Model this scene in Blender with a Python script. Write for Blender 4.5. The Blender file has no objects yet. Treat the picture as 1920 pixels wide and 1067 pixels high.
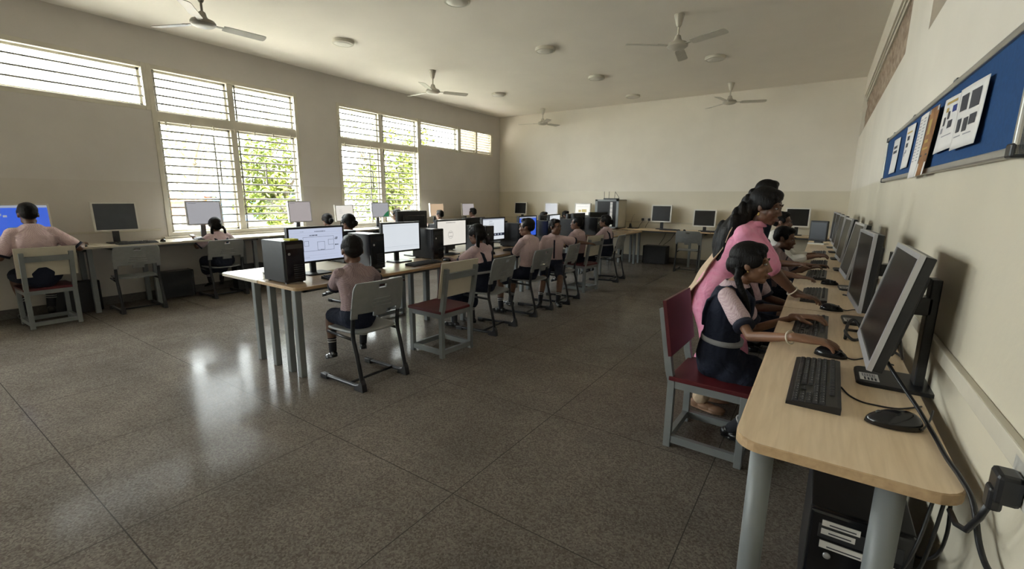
import bpy, bmesh, math, random
from mathutils import Vector, Matrix, Euler
R = math.radians
PI = math.pi
V = Vector
random.seed(7)
scene = bpy.context.scene
COL = scene.collection

# ------------------------------------------------------------------ materials
def _new(name):
    m = bpy.data.materials.new(name); m.use_nodes = True
    nt = m.node_tree; b = nt.nodes['Principled BSDF']
    return m, nt, b

def mat(name, col, rough=.5, metal=0., var=0., vscale=8., bump=0., bscale=60., spec=None, stretch=None, col2=None, coat=0.):
    """procedural material: base colour with noise variation towards col2 and an optional noise bump"""
    m, nt, b = _new(name)
    b.inputs['Roughness'].default_value = rough
    b.inputs['Metallic'].default_value = metal
    if spec is not None: b.inputs['Specular IOR Level'].default_value = spec
    if coat: b.inputs['Coat Weight'].default_value = coat
    tc = nt.nodes.new('ShaderNodeTexCoord')
    mp = nt.nodes.new('ShaderNodeMapping'); nt.links.new(tc.outputs['Object'], mp.inputs['Vector'])
    if stretch: mp.inputs['Scale'].default_value = stretch
    c1 = (*col, 1); c2 = (*(col2 or [c * (1 - var) for c in col]), 1)
    n = nt.nodes.new('ShaderNodeTexNoise'); n.inputs['Scale'].default_value = vscale; n.inputs['Detail'].default_value = 4
    nt.links.new(mp.outputs[0], n.inputs['Vector'])
    mx = nt.nodes.new('ShaderNodeMix'); mx.data_type = 'RGBA'
    mx.inputs[6].default_value = c1; mx.inputs[7].default_value = c2
    cr = nt.nodes.new('ShaderNodeMapRange'); cr.inputs[1].default_value = .35; cr.inputs[2].default_value = .65
    nt.links.new(n.outputs[0], cr.inputs[0]); nt.links.new(cr.outputs[0], mx.inputs[0])
    nt.links.new(mx.outputs[2], b.inputs['Base Color'])
    if bump:
        n2 = nt.nodes.new('ShaderNodeTexNoise'); n2.inputs['Scale'].default_value = bscale; n2.inputs['Detail'].default_value = 3
        nt.links.new(mp.outputs[0], n2.inputs['Vector'])
        bp = nt.nodes.new('ShaderNodeBump'); bp.inputs['Strength'].default_value = bump; bp.inputs['Distance'].default_value = .01
        nt.links.new(n2.outputs[0], bp.inputs['Height']); nt.links.new(bp.outputs[0], b.inputs['Normal'])
    return m

def wall_mat(name, upper, lower, dado):
    """painted plaster: oil paint up to the dado line, distemper above, faint mottling and stains"""
    m, nt, b = _new(name)
    N, L = nt.nodes, nt.links
    tc = N.new('ShaderNodeTexCoord'); sp = N.new('ShaderNodeSeparateXYZ'); L.new(tc.outputs['Object'], sp.inputs[0])
    st = N.new('ShaderNodeMath'); st.operation = 'GREATER_THAN'; st.inputs[1].default_value = dado; L.new(sp.outputs[2], st.inputs[0])
    mx = N.new('ShaderNodeMix'); mx.data_type = 'RGBA'; L.new(st.outputs[0], mx.inputs[0])
    mx.inputs[6].default_value = (*lower, 1); mx.inputs[7].default_value = (*upper, 1)
    n = N.new('ShaderNodeTexNoise'); n.inputs['Scale'].default_value = 1.3; n.inputs['Detail'].default_value = 6; L.new(tc.outputs['Object'], n.inputs['Vector'])
    mr = N.new('ShaderNodeMapRange'); mr.inputs[1].default_value = .3; mr.inputs[2].default_value = .7; mr.inputs[3].default_value = .93; mr.inputs[4].default_value = 1.03
    L.new(n.outputs[0], mr.inputs[0])
    m2 = N.new('ShaderNodeMix'); m2.data_type = 'RGBA'; m2.blend_type = 'MULTIPLY'; m2.inputs[0].default_value = 1
    L.new(mx.outputs[2], m2.inputs[6]); L.new(mr.outputs[0], m2.inputs[7]); L.new(m2.outputs[2], b.inputs['Base Color'])
    rr = N.new('ShaderNodeMapRange'); rr.inputs[3].default_value = .42; rr.inputs[4].default_value = .8; L.new(st.outputs[0], rr.inputs[0]); L.new(rr.outputs[0], b.inputs['Roughness'])
    n2 = N.new('ShaderNodeTexNoise'); n2.inputs['Scale'].default_value = 25; n2.inputs['Detail'].default_value = 4; L.new(tc.outputs['Object'], n2.inputs['Vector'])
    bp = N.new('ShaderNodeBump'); bp.inputs['Strength'].default_value = .12; bp.inputs['Distance'].default_value = .01; L.new(n2.outputs[0], bp.inputs['Height']); L.new(bp.outputs[0], b.inputs['Normal'])
    return m

def floor_mat():
    """polished grey-brown terrazzo with fine stone chips and thin divider strips on a 1.05 m grid"""
    m, nt, b = _new('terrazzo')
    N, L = nt.nodes, nt.links
    tc = N.new('ShaderNodeTexCoord')
    v = N.new('ShaderNodeTexVoronoi'); v.inputs['Scale'].default_value = 130; L.new(tc.outputs['Object'], v.inputs['Vector'])
    n = N.new('ShaderNodeTexNoise'); n.inputs['Scale'].default_value = 1.1; n.inputs['Detail'].default_value = 7; n.inputs['Roughness'].default_value = .65; L.new(tc.outputs['Object'], n.inputs['Vector'])
    cr = N.new('ShaderNodeValToRGB'); e = cr.color_ramp.elements
    e[0].position = 0; e[0].color = FLOOR_A; e[1].position = 1; e[1].color = FLOOR_C
    x = e.new(.5); x.color = FLOOR_B
    sx = N.new('ShaderNodeSeparateColor'); L.new(v.outputs['Color'], sx.inputs[0]); L.new(sx.outputs[0], cr.inputs[0])
    mr = N.new('ShaderNodeMapRange'); mr.inputs[1].default_value = .3; mr.inputs[2].default_value = .7; mr.inputs[3].default_value = .72; mr.inputs[4].default_value = 1.25; L.new(n.outputs[0], mr.inputs[0])
    mm = N.new('ShaderNodeMix'); mm.data_type = 'RGBA'; mm.blend_type = 'MULTIPLY'; mm.inputs[0].default_value = 1
    L.new(cr.outputs[0], mm.inputs[6]); L.new(mr.outputs[0], mm.inputs[7])
    sp = N.new('ShaderNodeSeparateXYZ'); L.new(tc.outputs['Object'], sp.inputs[0])
    ds = []
    for i, off in ((0, 3.51), (1, -.5)):
        a = N.new('ShaderNodeMath'); a.operation = 'ADD'; a.inputs[1].default_value = off + 1.05 * 20; L.new(sp.outputs[i], a.inputs[0])
        p = N.new('ShaderNodeMath'); p.operation = 'PINGPONG'; p.inputs[1].default_value = .525; L.new(a.outputs[0], p.inputs[0])
        c = N.new('ShaderNodeMath'); c.operation = 'LESS_THAN'; c.inputs[1].default_value = .0026; L.new(p.outputs[0], c.inputs[0]); ds.append(c)
    mxx = N.new('ShaderNodeMath'); mxx.operation = 'MAXIMUM'; L.new(ds[0].outputs[0], mxx.inputs[0]); L.new(ds[1].outputs[0], mxx.inputs[1])
    fin = N.new('ShaderNodeMix'); fin.data_type = 'RGBA'; L.new(mxx.outputs[0], fin.inputs[0]); L.new(mm.outputs[2], fin.inputs[6]); fin.inputs[7].default_value = (.062, .056, .05, 1)
    L.new(fin.outputs[2], b.inputs['Base Color'])
    n3 = N.new('ShaderNodeTexNoise'); n3.inputs['Scale'].default_value = 2.6; n3.inputs['Detail'].default_value = 6; L.new(tc.outputs['Object'], n3.inputs['Vector'])
    rr = N.new('ShaderNodeMapRange'); rr.inputs[1].default_value = .3; rr.inputs[2].default_value = .7; rr.inputs[3].default_value = FLOOR_R[0]; rr.inputs[4].default_value = FLOOR_R[1]; L.new(n3.outputs[0], rr.inputs[0]); L.new(rr.outputs[0], b.inputs['Roughness'])
    n4 = N.new('ShaderNodeTexNoise'); n4.inputs['Scale'].default_value = 6; n4.inputs['Detail'].default_value = 3; L.new(tc.outputs['Object'], n4.inputs['Vector'])
    bp = N.new('ShaderNodeBump'); bp.inputs['Strength'].default_value = .06; bp.inputs['Distance'].default_value = .01; L.new(n4.outputs[0], bp.inputs['Height']); L.new(bp.outputs[0], b.inputs['Normal'])
    b.inputs['Specular IOR Level'].default_value = 0; b.inputs['Roughness'].default_value = .9
    for l in list(b.inputs['Roughness'].links): L.remove(l)
    g = N.new('ShaderNodeBsdfGlossy'); L.new(rr.outputs[0], g.inputs['Roughness']); L.new(bp.outputs[0], g.inputs['Normal']); g.inputs['Color'].default_value = (1, 1, 1, 1)
    lw = N.new('ShaderNodeLayerWeight'); lw.inputs['Blend'].default_value = .5
    pw = N.new('ShaderNodeMath'); pw.operation = 'POWER'; pw.inputs[1].default_value = 8; L.new(lw.outputs['Facing'], pw.inputs[0])
    ma = N.new('ShaderNodeMath'); ma.operation = 'MULTIPLY_ADD'; ma.inputs[1].default_value = FLOOR_S; ma.inputs[2].default_value = .0008; L.new(pw.outputs[0], ma.inputs[0])
    ms = N.new('ShaderNodeMixShader'); L.new(ma.outputs[0], ms.inputs[0]); L.new(b.outputs[0], ms.inputs[1]); L.new(g.outputs[0], ms.inputs[2])
    L.new(ms.outputs[0], N['Material Output'].inputs[0])
    return m

def wood_mat(name, c1, c2, rough=.4, axis=1):
    m, nt, b = _new(name)
    N, L = nt.nodes, nt.links
    tc = N.new('ShaderNodeTexCoord'); mp = N.new('ShaderNodeMapping'); L.new(tc.outputs['Object'], mp.inputs[0])
    s = [22., 22., 22.]; s[axis] = 1.6; mp.inputs['Scale'].default_value = s
    n = N.new('ShaderNodeTexNoise'); n.inputs['Scale'].default_value = 2.2; n.inputs['Detail'].default_value = 6; n.inputs['Distortion'].default_value = .6; L.new(mp.outputs[0], n.inputs['Vector'])
    mr = N.new('ShaderNodeMapRange'); mr.inputs[1].default_value = .3; mr.inputs[2].default_value = .7; L.new(n.outputs[0], mr.inputs[0])
    mx = N.new('ShaderNodeMix'); mx.data_type = 'RGBA'; mx.inputs[6].default_value = (*c1, 1); mx.inputs[7].default_value = (*c2, 1); L.new(mr.outputs[0], mx.inputs[0])
    L.new(mx.outputs[2], b.inputs['Base Color']); b.inputs['Roughness'].default_value = rough
    return m

def emit_mat(name, col, strength):
    m, nt, b = _new(name)
    b.inputs['Base Color'].default_value = (.02, .02, .02, 1); b.inputs['Roughness'].default_value = .25
    tc = nt.nodes.new('ShaderNodeTexCoord'); n = nt.nodes.new('ShaderNodeTexNoise'); n.inputs['Scale'].default_value = 3
    nt.links.new(tc.outputs['Object'], n.inputs['Vector'])
    mx = nt.nodes.new('ShaderNodeMix'); mx.data_type = 'RGBA'; mx.inputs[6].default_value = (*col, 1); mx.inputs[7].default_value = (*[c * .9 for c in col], 1)
    nt.links.new(n.outputs[0], mx.inputs[0]); nt.links.new(mx.outputs[2], b.inputs['Emission Color'])
    b.inputs['Emission Strength'].default_value = strength
    return m

def cloth_mat(name, c1, c2, scale=70., rough=.85, plaid=True):
    """woven school cloth: fine two-way check plus crease bump"""
    m, nt, b = _new(name)
    N, L = nt.nodes, nt.links
    tc = N.new('ShaderNodeTexCoord')
    mx = N.new('ShaderNodeMix'); mx.data_type = 'RGBA'; mx.inputs[6].default_value = (*c1, 1); mx.inputs[7].default_value = (*c2, 1)
    if plaid:
        ch = N.new('ShaderNodeTexChecker'); ch.inputs['Scale'].default_value = scale; L.new(tc.outputs['Object'], ch.inputs['Vector']); L.new(ch.outputs['Fac'], mx.inputs[0])
    else:
        n = N.new('ShaderNodeTexNoise'); n.inputs['Scale'].default_value = scale; n.inputs['Detail'].default_value = 5; L.new(tc.outputs['Object'], n.inputs['Vector']); L.new(n.outputs[0], mx.inputs[0])
    L.new(mx.outputs[2], b.inputs['Base Color']); b.inputs['Roughness'].default_value = rough
    b.inputs['Specular IOR Level'].default_value = .2
    n2 = N.new('ShaderNodeTexNoise'); n2.inputs['Scale'].default_value = 14; n2.inputs['Detail'].default_value = 2; n2.inputs['Distortion'].default_value = 1.2; L.new(tc.outputs['Object'], n2.inputs['Vector'])
    bp = N.new('ShaderNodeBump'); bp.inputs['Strength'].default_value = .55; bp.inputs['Distance'].default_value = .02; L.new(n2.outputs[0], bp.inputs['Height']); L.new(bp.outputs[0], b.inputs['Normal'])
    return m

def glass_mat():
    m = bpy.data.materials.new('window_glass'); m.use_nodes = True
    nt = m.node_tree; nt.nodes.clear()
    o = nt.nodes.new('ShaderNodeOutputMaterial'); t = nt.nodes.new('ShaderNodeBsdfTransparent'); g = nt.nodes.new('ShaderNodeBsdfGlossy'); mx = nt.nodes.new('ShaderNodeMixShader')
    t.inputs[0].default_value = (.93, .96, .95, 1); g.inputs['Roughness'].default_value = .02; mx.inputs[0].default_value = .05
    nt.links.new(t.outputs[0], mx.inputs[1]); nt.links.new(g.outputs[0], mx.inputs[2]); nt.links.new(mx.outputs[0], o.inputs[0])
    return m

FLOOR_A, FLOOR_B, FLOOR_C = (.105, .090, .077, 1), (.155, .136, .117, 1), (.21, .187, .163, 1)
FLOOR_R = (.10, .19); FLOOR_S = .85
DADO = 1.686
M = {}
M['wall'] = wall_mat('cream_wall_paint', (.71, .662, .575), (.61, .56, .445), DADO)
M['wallL'] = wall_mat('backlit_cream_wall_paint', (.58, .55, .515), (.54, .505, .46), DADO)  # left wall copy, greyed and darkened with its backlit shade in the colour
M['ceil'] = mat('ceiling_distemper', (.78, .735, .665), .9, var=.035, vscale=1.6, bump=.15, bscale=18)
M['floor'] = floor_mat()
M['skirt'] = mat('grey_terrazzo_skirting', (.12, .11, .10), .35, var=.3, vscale=40)
M['trunk'] = mat('cream_pvc_trunking', (.55, .51, .42), .5, var=.08)
M['frame'] = mat('cream_painted_window_frame', (.62, .585, .49), .45, var=.1, vscale=5)
M['grille'] = mat('grey_painted_grille_bar', (.30, .28, .24), .5, var=.1)
M['glass'] = glass_mat()
M['rubble'] = mat('dusty_brown_masonry', (.42, .33, .25), .95, vscale=9, bump=.9, bscale=14, col2=(.26, .19, .14))
M['steel'] = mat('grey_powder_coated_steel', (.19, .205, .21), .42, var=.12, vscale=5)
M['steel_dark'] = mat('dark_grey_steel', (.12, .125, .125), .4, var=.1)
M['blacksteel'] = mat('black_enamel_tube', (.012, .013, .016), .32, var=.2)
M['plastic_grey'] = mat('grey_chair_plastic', (.23, .237, .238), .5, var=.1, vscale=20, bump=.06, bscale=300)
M['maroon'] = mat('maroon_laminate', (.10, .014, .018), .42, var=.25, vscale=4, spec=.3)
M['cream_lam'] = mat('cream_laminate_backing', (.52, .48, .39), .5, var=.08)
M['desk'] = wood_mat('maple_desk_laminate', (.82, .66, .47), (.70, .545, .37), .38)
M['desk_pale'] = wood_mat('pale_wall_desk_laminate', (.60, .54, .44), (.54, .48, .385), .35)
M['desk_mid'] = wood_mat('brown_desk_laminate', (.42, .30, .19), (.33, .23, .145), .25)
M['edge'] = wood_mat('desk_edge_band', (.50, .35, .20), (.40, .27, .15), .45)
M['edge_pale'] = wood_mat('pale_desk_edge_band', (.52, .47, .39), (.46, .41, .33), .45)
M['black'] = mat('black_plastic', (.014, .014, .016), .38, var=.3, vscale=30, bump=.04, bscale=400)
M['blackgloss'] = mat('glossy_black_plastic', (.01, .01, .012), .15, var=.2)
M['darkplastic'] = mat('charcoal_plastic', (.03, .03, .033), .45, var=.2)
M['key'] = mat('black_keycap', (.022, .022, .025), .5, var=.2)
M['legend'] = mat('white_key_legend', (.55, .55, .55), .6)
M['silver'] = mat('silver_plastic', (.50, .50, .52), .3, metal=.45, var=.1)
M['white_plastic'] = mat('off_white_plastic', (.62, .60, .55), .45, var=.06)
M['beige'] = mat('beige_metal_cabinet', (.46, .43, .36), .5, var=.08)
M['offscreen'] = mat('dark_lcd_panel', (.012, .0115, .012), .25, var=.15, spec=.25)
M['offscreen_grey'] = mat('grey_lcd_panel', (.055, .062, .075), .3, var=.12)
M['scr_white'] = emit_mat('screen_white', (.80, .85, .90), 0.341)
M['scr_blue_white'] = emit_mat('screen_bluish_page', (.66, .73, .93), 0.303)
M['scr_cream'] = emit_mat('screen_cream_page', (.92, .88, .80), 0.330)
M['scr_grey'] = emit_mat('screen_grey_page', (.60, .60, .64), 0.231)
M['scr_pink'] = emit_mat('screen_pinkish_page', (.66, .60, .60), 0.231)
M['scr_orange'] = emit_mat('screen_orange_page', (.86, .62, .40), 0.264)
M['scr_yellow'] = emit_mat('screen_yellow_patch', (.72, .55, .10), 0.231)
M['scr_blue'] = emit_mat('screen_blue', (.05, .14, .75), 0.330)
M['scr_green'] = emit_mat('screen_green', (.04, .28, .12), 0.220)
M['scr_line'] = emit_mat('screen_dark_line', (.05, .06, .10), 0.165)
M['scr_pale'] = emit_mat('screen_pale_line', (.45, .5, .62), 0.275)
M['skin'] = mat('brown_skin', (.15, .072, .042), .5, var=.14, vscale=12, bump=.05, bscale=180)
M['skin_mid'] = mat('mid_brown_skin', (.23, .115, .065), .48, var=.12, vscale=12, bump=.05, bscale=180)
M['lip'] = mat('lip', (.16, .055, .045), .45, var=.1)
M['nail'] = mat('fingernail', (.33, .20, .15), .3)
M['eyewhite'] = mat('eye_white', (.36, .34, .32), .25)
M['iris'] = mat('dark_iris', (.01, .006, .004), .12)
M['hair'] = mat('black_hair', (.004, .0035, .0035), .5, vscale=6, bump=.5, bscale=30, stretch=(6, 6, 1), col2=(.008, .006, .005), spec=.14)
M['shirt'] = cloth_mat('pink_checked_shirt', (.60, .475, .47), (.43, .31, .325), 150)
M['shirt_shaded'] = cloth_mat('shaded_pink_shirt', (.33, .25, .255), (.22, .155, .165), 150)
M['blouse'] = cloth_mat('pink_white_checked_blouse', (.60, .48, .495), (.44, .31, .34), 170)
M['navy'] = cloth_mat('navy_uniform_cloth', (.012, .015, .028), (.018, .022, .04), 60, plaid=False)
M['navytrim'] = mat('navy_trim', (.01, .012, .03), .8, var=.2)
M['belt'] = mat('grey_white_belt', (.30, .30, .31), .7, var=.1)
M['pink'] = cloth_mat('pink_kurta_cloth', (.78, .24, .40), (.82, .42, .56), 26, plaid=False)
M['dupatta'] = cloth_mat('cream_scarf_cloth', (.66, .55, .38), (.46, .30, .22), 18, plaid=False)
M['white_cloth'] = cloth_mat('white_shirt_cloth', (.62, .60, .56), (.56, .54, .50), 30, plaid=False)
M['shoe'] = mat('black_school_shoe', (.010, .010, .011), .28, var=.2)
M['sock'] = mat('dark_sock', (.018, .018, .024), .9, var=.2)
M['sockw'] = mat('white_sock_band', (.5, .48, .46), .9)
M['bangle'] = mat('ivory_bangle', (.62, .55, .44), .3)
M['gold'] = mat('gold_earring', (.6, .42, .15), .3, metal=1)
M['sandal'] = mat('tan_sandal', (.30, .17, .10), .6, var=.2)
M['board_blue'] = mat('blue_notice_felt', (.010, .060, .185), .95, var=.15, vscale=60, bump=.2, bscale=500)
M['alu'] = mat('aluminium_trim', (.48, .47, .44), .38, metal=.8, var=.1)
M['paper'] = mat('white_paper', (.72, .70, .68), .8, var=.05)
M['ink'] = mat('dark_print', (.05, .05, .06), .8)
M['inkgrey'] = mat('grey_print', (.28, .28, .30), .8)
M['poster'] = mat('brown_orange_poster', (.34, .165, .06), .7, vscale=14, col2=(.19, .085, .035))
M['yellow'] = mat('yellow_paper_note', (.55, .55, .05), .7)
M['fan_white'] = mat('cream_fan_enamel', (.50, .47, .40), .4, var=.1)
M['fan_brown'] = mat('dusty_grey_fan_enamel', (.25, .225, .19), .4, var=.15)
M['lamp_rim'] = mat('cream_lamp_rim', (.55, .52, .44), .5)
M['lamp_dif'] = mat('unlit_lamp_diffuser', (.58, .56, .50), .5)
M['leaf'] = mat('yellow_green_leaf', (.13, .15, .010), .6, vscale=1.5, col2=(.06, .09, .006))
M['leaf_pale'] = mat('pale_leaf', (.15, .16, .05), .6, vscale=1.5, col2=(.08, .10, .025))
M['bark'] = mat('grey_bark', (.12, .09, .065), .9, var=.3, bump=.5)
M['ground'] = mat('dry_ground', (.42, .395, .345), .95, var=.2, vscale=.6)
M['tarp_blue'] = mat('blue_tarpaulin', (.035, .13, .28), .6, var=.15)
M['tarp_orange'] = mat('orange_tarpaulin', (.42, .12, .03), .6, var=.15)
M['conc'] = mat('grey_concrete', (.19, .18, .17), .9, var=.15, vscale=2)
M['red_dot'] = mat('coloured_print', (.45, .32, .10), .8)
M['print_blue'] = mat('blue_print', (.03, .05, .22), .8)
# translucent leaves
for k in ('leaf', 'leaf_pale'):
    M[k].node_tree.nodes['Principled BSDF'].inputs['Transmission Weight'].default_value = 0

# ------------------------------------------------------------------ mesh helpers
class MB:
    """collects shapes into ONE mesh; each call may name a material slot"""
    def __init__(s): s.v = []; s.f = []; s.m = []; s.sm = []
    def add(s, vs, fs, mi=0, smooth=False):
        o = len(s.v); s.v += [tuple(p) for p in vs]
        s.f += [tuple(i + o for i in f) for f in fs]; s.m += [mi] * len(fs); s.sm += [smooth] * len(fs)
    def box(s, lo, hi, mi=0, mtx=None, bev=0.):
        lo, hi = V(lo), V(hi)
        if bev > 0:
            bm = bmesh.new(); bmesh.ops.create_cube(bm, size=1)
            for v in bm.verts: v.co = V([(lo[i] + hi[i]) / 2 + v.co[i] * (hi[i] - lo[i]) for i in range(3)])
            bmesh.ops.bevel(bm, geom=bm.edges[:], offset=bev, segments=2, profile=.5, affect='EDGES')
            vs = [v.co.copy() for v in bm.verts]; bm.verts.index_update(); fs = [[v.index for v in f.verts] for f in bm.faces]; bm.free()
        else:
            vs = [V((x, y, z)) for z in (lo.z, hi.z) for y in (lo.y, hi.y) for x in (lo.x, hi.x)]
            fs = [(0, 2, 3, 1), (4, 5, 7, 6), (0, 1, 5, 4), (2, 6, 7, 3), (0, 4, 6, 2), (1, 3, 7, 5)]
        if mtx: vs = [mtx @ v for v in vs]
        s.add(vs, fs, mi)
    def bar(s, p0, p1, w, d, mi=0, up=(0, 0, 1)):
        """rectangular bar from p0 to p1, w across, d along 'up'"""
        p0, p1 = V(p0), V(p1); t = (p1 - p0).normalized(); u = V(up); u = (u - t * u.dot(t))
        if u.length < 1e-4: u = V((0, 1, 0)) - t * t.y
        u.normalize(); r = t.cross(u)
        vs = [p + r * a * w / 2 + u * b * d / 2 for p in (p0, p1) for a, b in ((-1, -1), (1, -1), (1, 1), (-1, 1))]
        s.add(vs, [(3, 2, 1, 0), (4, 5, 6, 7), (0, 1, 5, 4), (1, 2, 6, 5), (2, 3, 7, 6), (3, 0, 4, 7)], mi)
    def tube(s, pts, rad, n=10, mi=0, asp=1., side=None, cap=True, round_end=False):
        """swept tube; rad scalar or list of r or (r_side, r_other)"""
        pts = [V(p) for p in pts]; k = len(pts)
        rad = list(rad) if isinstance(rad, (list, tuple)) else [rad] * k
        rad = [r if isinstance(r, (list, tuple)) else (r, r * asp) for r in rad]
        if round_end:
            P, Q = [], []
            t0 = (pts[0] - pts[1]).normalized(); t1 = (pts[-1] - pts[-2]).normalized()
            for a in (80, 55, 28):
                q = R(a); e = min(rad[0]); P.append(pts[0] + t0 * e * math.sin(q)); Q.append((rad[0][0] * math.cos(q), rad[0][1] * math.cos(q)))
            P += pts; Q += rad
            for a in (28, 55, 80):
                q = R(a); e = min(rad[-1]); P.append(pts[-1] + t1 * e * math.sin(q)); Q.append((rad[-1][0] * math.cos(q), rad[-1][1] * math.cos(q)))
            pts, rad, k = P, Q, len(P)
        vs = []; prev = V(side) if side is not None else None
        for i, p in enumerate(pts):
            t = (pts[min(i + 1, k - 1)] - pts[max(i - 1, 0)]).normalized()
            if prev is None: prev = t.orthogonal()
            u = prev - t * prev.dot(t)
            if u.length < 1e-5: u = t.orthogonal()
            u.normalize(); w = t.cross(u); prev = V(side) if side is not None else u
            for j in range(n):
                a = 2 * PI * j / n; vs.append(p + u * math.cos(a) * rad[i][0] + w * math.sin(a) * rad[i][1])
        fs = [(i * n + j, i * n + (j + 1) % n, (i + 1) * n + (j + 1) % n, (i + 1) * n + j) for i in range(k - 1) for j in range(n)]
        if cap: fs += [tuple(range(n - 1, -1, -1)), tuple((k - 1) * n + j for j in range(n))]
        s.add(vs, fs, mi, True)
    def lathe(s, prof, n=24, mi=0, mtx=None, c=(0, 0, 0)):
        vs = []; k = len(prof)
        for r, z in prof:
            for j in range(n):
                a = 2 * PI * j / n; vs.append(V((r * math.cos(a), r * math.sin(a), z)) + V(c))
        fs = [(i * n + j, i * n + (j + 1) % n, (i + 1) * n + (j + 1) % n, (i + 1) * n + j) for i in range(k - 1) for j in range(n)]
        fs += [tuple(range(n - 1, -1, -1)), tuple((k - 1) * n + j for j in range(n))]
        if mtx: vs = [mtx @ v for v in vs]
        s.add(vs, fs, mi, True)
    def ell(s, c, r, mi=0, rot=None, n=14, m=9):
        c = V(c); vs = []; fs = []
        for i in range(1, m):
            a = PI * i / m
            for j in range(n):
                b = 2 * PI * j / n; vs.append(V((math.sin(a) * math.cos(b) * r[0], math.sin(a) * math.sin(b) * r[1], math.cos(a) * r[2])))
        vs += [V((0, 0, r[2])), V((0, 0, -r[2]))]; T = len(vs) - 2
        for i in range(m - 2):
            for j in range(n): fs.append((i * n + j, (i + 1) * n + j, (i + 1) * n + (j + 1) % n, i * n + (j + 1) % n))
        for j in range(n): fs.append((T, j, (j + 1) % n)); fs.append((T + 1, (m - 2) * n + (j + 1) % n, (m - 2) * n + j))
        vs = [(rot @ v if rot else v) + c for v in vs]
        s.add(vs, fs, mi, True)
    def prism(s, poly, axis, a0, a1, mi=0):
        """extrude a 2-D polygon along axis (0,1,2)"""
        def mk(p, a):
            q = list(p); q.insert(axis, a); return V(q)
        k = len(poly); vs = [mk(p, a0) for p in poly] + [mk(p, a1) for p in poly]
        fs = [tuple(range(k - 1, -1, -1)), tuple(range(k, 2 * k))] + [(i, (i + 1) % k, k + (i + 1) % k, k + i) for i in range(k)]
        s.add(vs, fs, mi)
    def sheet(s, f, nu, nv, th, keep=None, mi=0, mi2=None):
        """thick sheet over a grid, f(u,v)->point; keep(u,v) false cuts holes"""
        g = [[V(f(i / nu, j / nv)) for j in range(nv + 1)] for i in range(nu + 1)]
        nr = []
        for i in range(nu + 1):
            row = []
            for j in range(nv + 1):
                du = g[min(i + 1, nu)][j] - g[max(i - 1, 0)][j]; dv = g[i][min(j + 1, nv)] - g[i][max(j - 1, 0)]
                q = du.cross(dv); row.append(q.normalized() if q.length > 1e-9 else V((0, 0, 1)))
            nr.append(row)
        idx = lambda i, j, k: (i * (nv + 1) + j) * 2 + k
        vs = []
        for i in range(nu + 1):
            for j in range(nv + 1): vs += [g[i][j] + nr[i][j] * th / 2, g[i][j] - nr[i][j] * th / 2]
        on = lambda i, j: 0 <= i < nu and 0 <= j < nv and (keep is None or keep((i + .5) / nu, (j + .5) / nv))
        fa, fb = [], []
        for i in range(nu):
            for j in range(nv):
                if not on(i, j): continue
                fa.append((idx(i, j, 0), idx(i + 1, j, 0), idx(i + 1, j + 1, 0), idx(i, j + 1, 0)))
                fb.append((idx(i, j + 1, 1), idx(i + 1, j + 1, 1), idx(i + 1, j, 1), idx(i, j, 1)))
                for (di, dj), (a, b) in (((-1, 0), ((i, j + 1), (i, j))), ((1, 0), ((i + 1, j), (i + 1, j + 1))), ((0, -1), ((i, j), (i + 1, j))), ((0, 1), ((i + 1, j + 1), (i, j + 1)))):
                    if not on(i + di, j + dj): fb.append((idx(*a, 1), idx(*b, 1), idx(*b, 0), idx(*a, 0)))
        o = len(s.v); s.add(vs, fa, mi, True); s.f += [tuple(q + o for q in f_) for f_ in fb]; s.m += [mi if mi2 is None else mi2] * len(fb); s.sm += [True] * len(fb)
    def build(s, name, mats, parent=None, loc=None, kind=None, weld=False):
        me = bpy.data.meshes.new(name)
        me.from_pydata(s.v, [], s.f)
        for m_ in (mats if isinstance(mats, (list, tuple)) else [mats]): me.materials.append(M[m_] if isinstance(m_, str) else m_)
        me.polygons.foreach_set('material_index', s.m); me.polygons.foreach_set('use_smooth', s.sm)
        if weld:
            bm = bmesh.new(); bm.from_mesh(me); bmesh.ops.remove_doubles(bm, verts=bm.verts, dist=1e-5); bm.to_mesh(me); bm.free()
        me.update()
        o = bpy.data.objects.new(name, me); COL.objects.link(o)
        if parent: o.parent = parent
        if loc: o.location = loc
        if kind: o['kind'] = kind
        return o

def autosmooth(o, ang=35):
    """keep hard edges hard on a smooth-shaded mesh"""
    me = o.data
    bm = bmesh.new(); bm.from_mesh(me)
    for e in bm.edges:
        if len(e.link_faces) == 2 and e.calc_face_angle(0) > R(ang): e.smooth = False
    bm.to_mesh(me); bm.free(); return o

def thing(name, label, cat, loc=(0, 0, 0), rz=0., group=None):
    o = bpy.data.objects.new(name, None); COL.objects.link(o); o.empty_display_size = .1
    o.location = loc; o.rotation_euler = (0, 0, rz); o['label'] = label; o['category'] = cat
    if group: o['group'] = group
    return o
def tag(o, label, cat, group=None):
    o['label'] = label; o['category'] = cat
    if group: o['group'] = group
    return o
def dup(root, loc, rz, label, group=None):
    r = root.copy(); COL.objects.link(r); r.location = loc; r.rotation_euler = (0, 0, rz); r['label'] = label
    if group: r['group'] = group
    for ch in list(root.children):
        c = ch.copy(); COL.objects.link(c); c.parent = r
        for g in ch.children:
            d = g.copy(); COL.objects.link(d); d.parent = c
    return r
def rot2(x, y, a): return x * math.cos(a) - y * math.sin(a), x * math.sin(a) + y * math.cos(a)
FACE_XM, FACE_XP, FACE_YP, FACE_YM = R(90), R(-90), 0., R(180)    # rotation that turns local +Y to -X, +X, +Y, -Y
FAN_ROT = [1.46, 1.0, -.38, .35, 1.3]
SKY, EXPO, SUN = 11.0, 1.4, 40.
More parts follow.
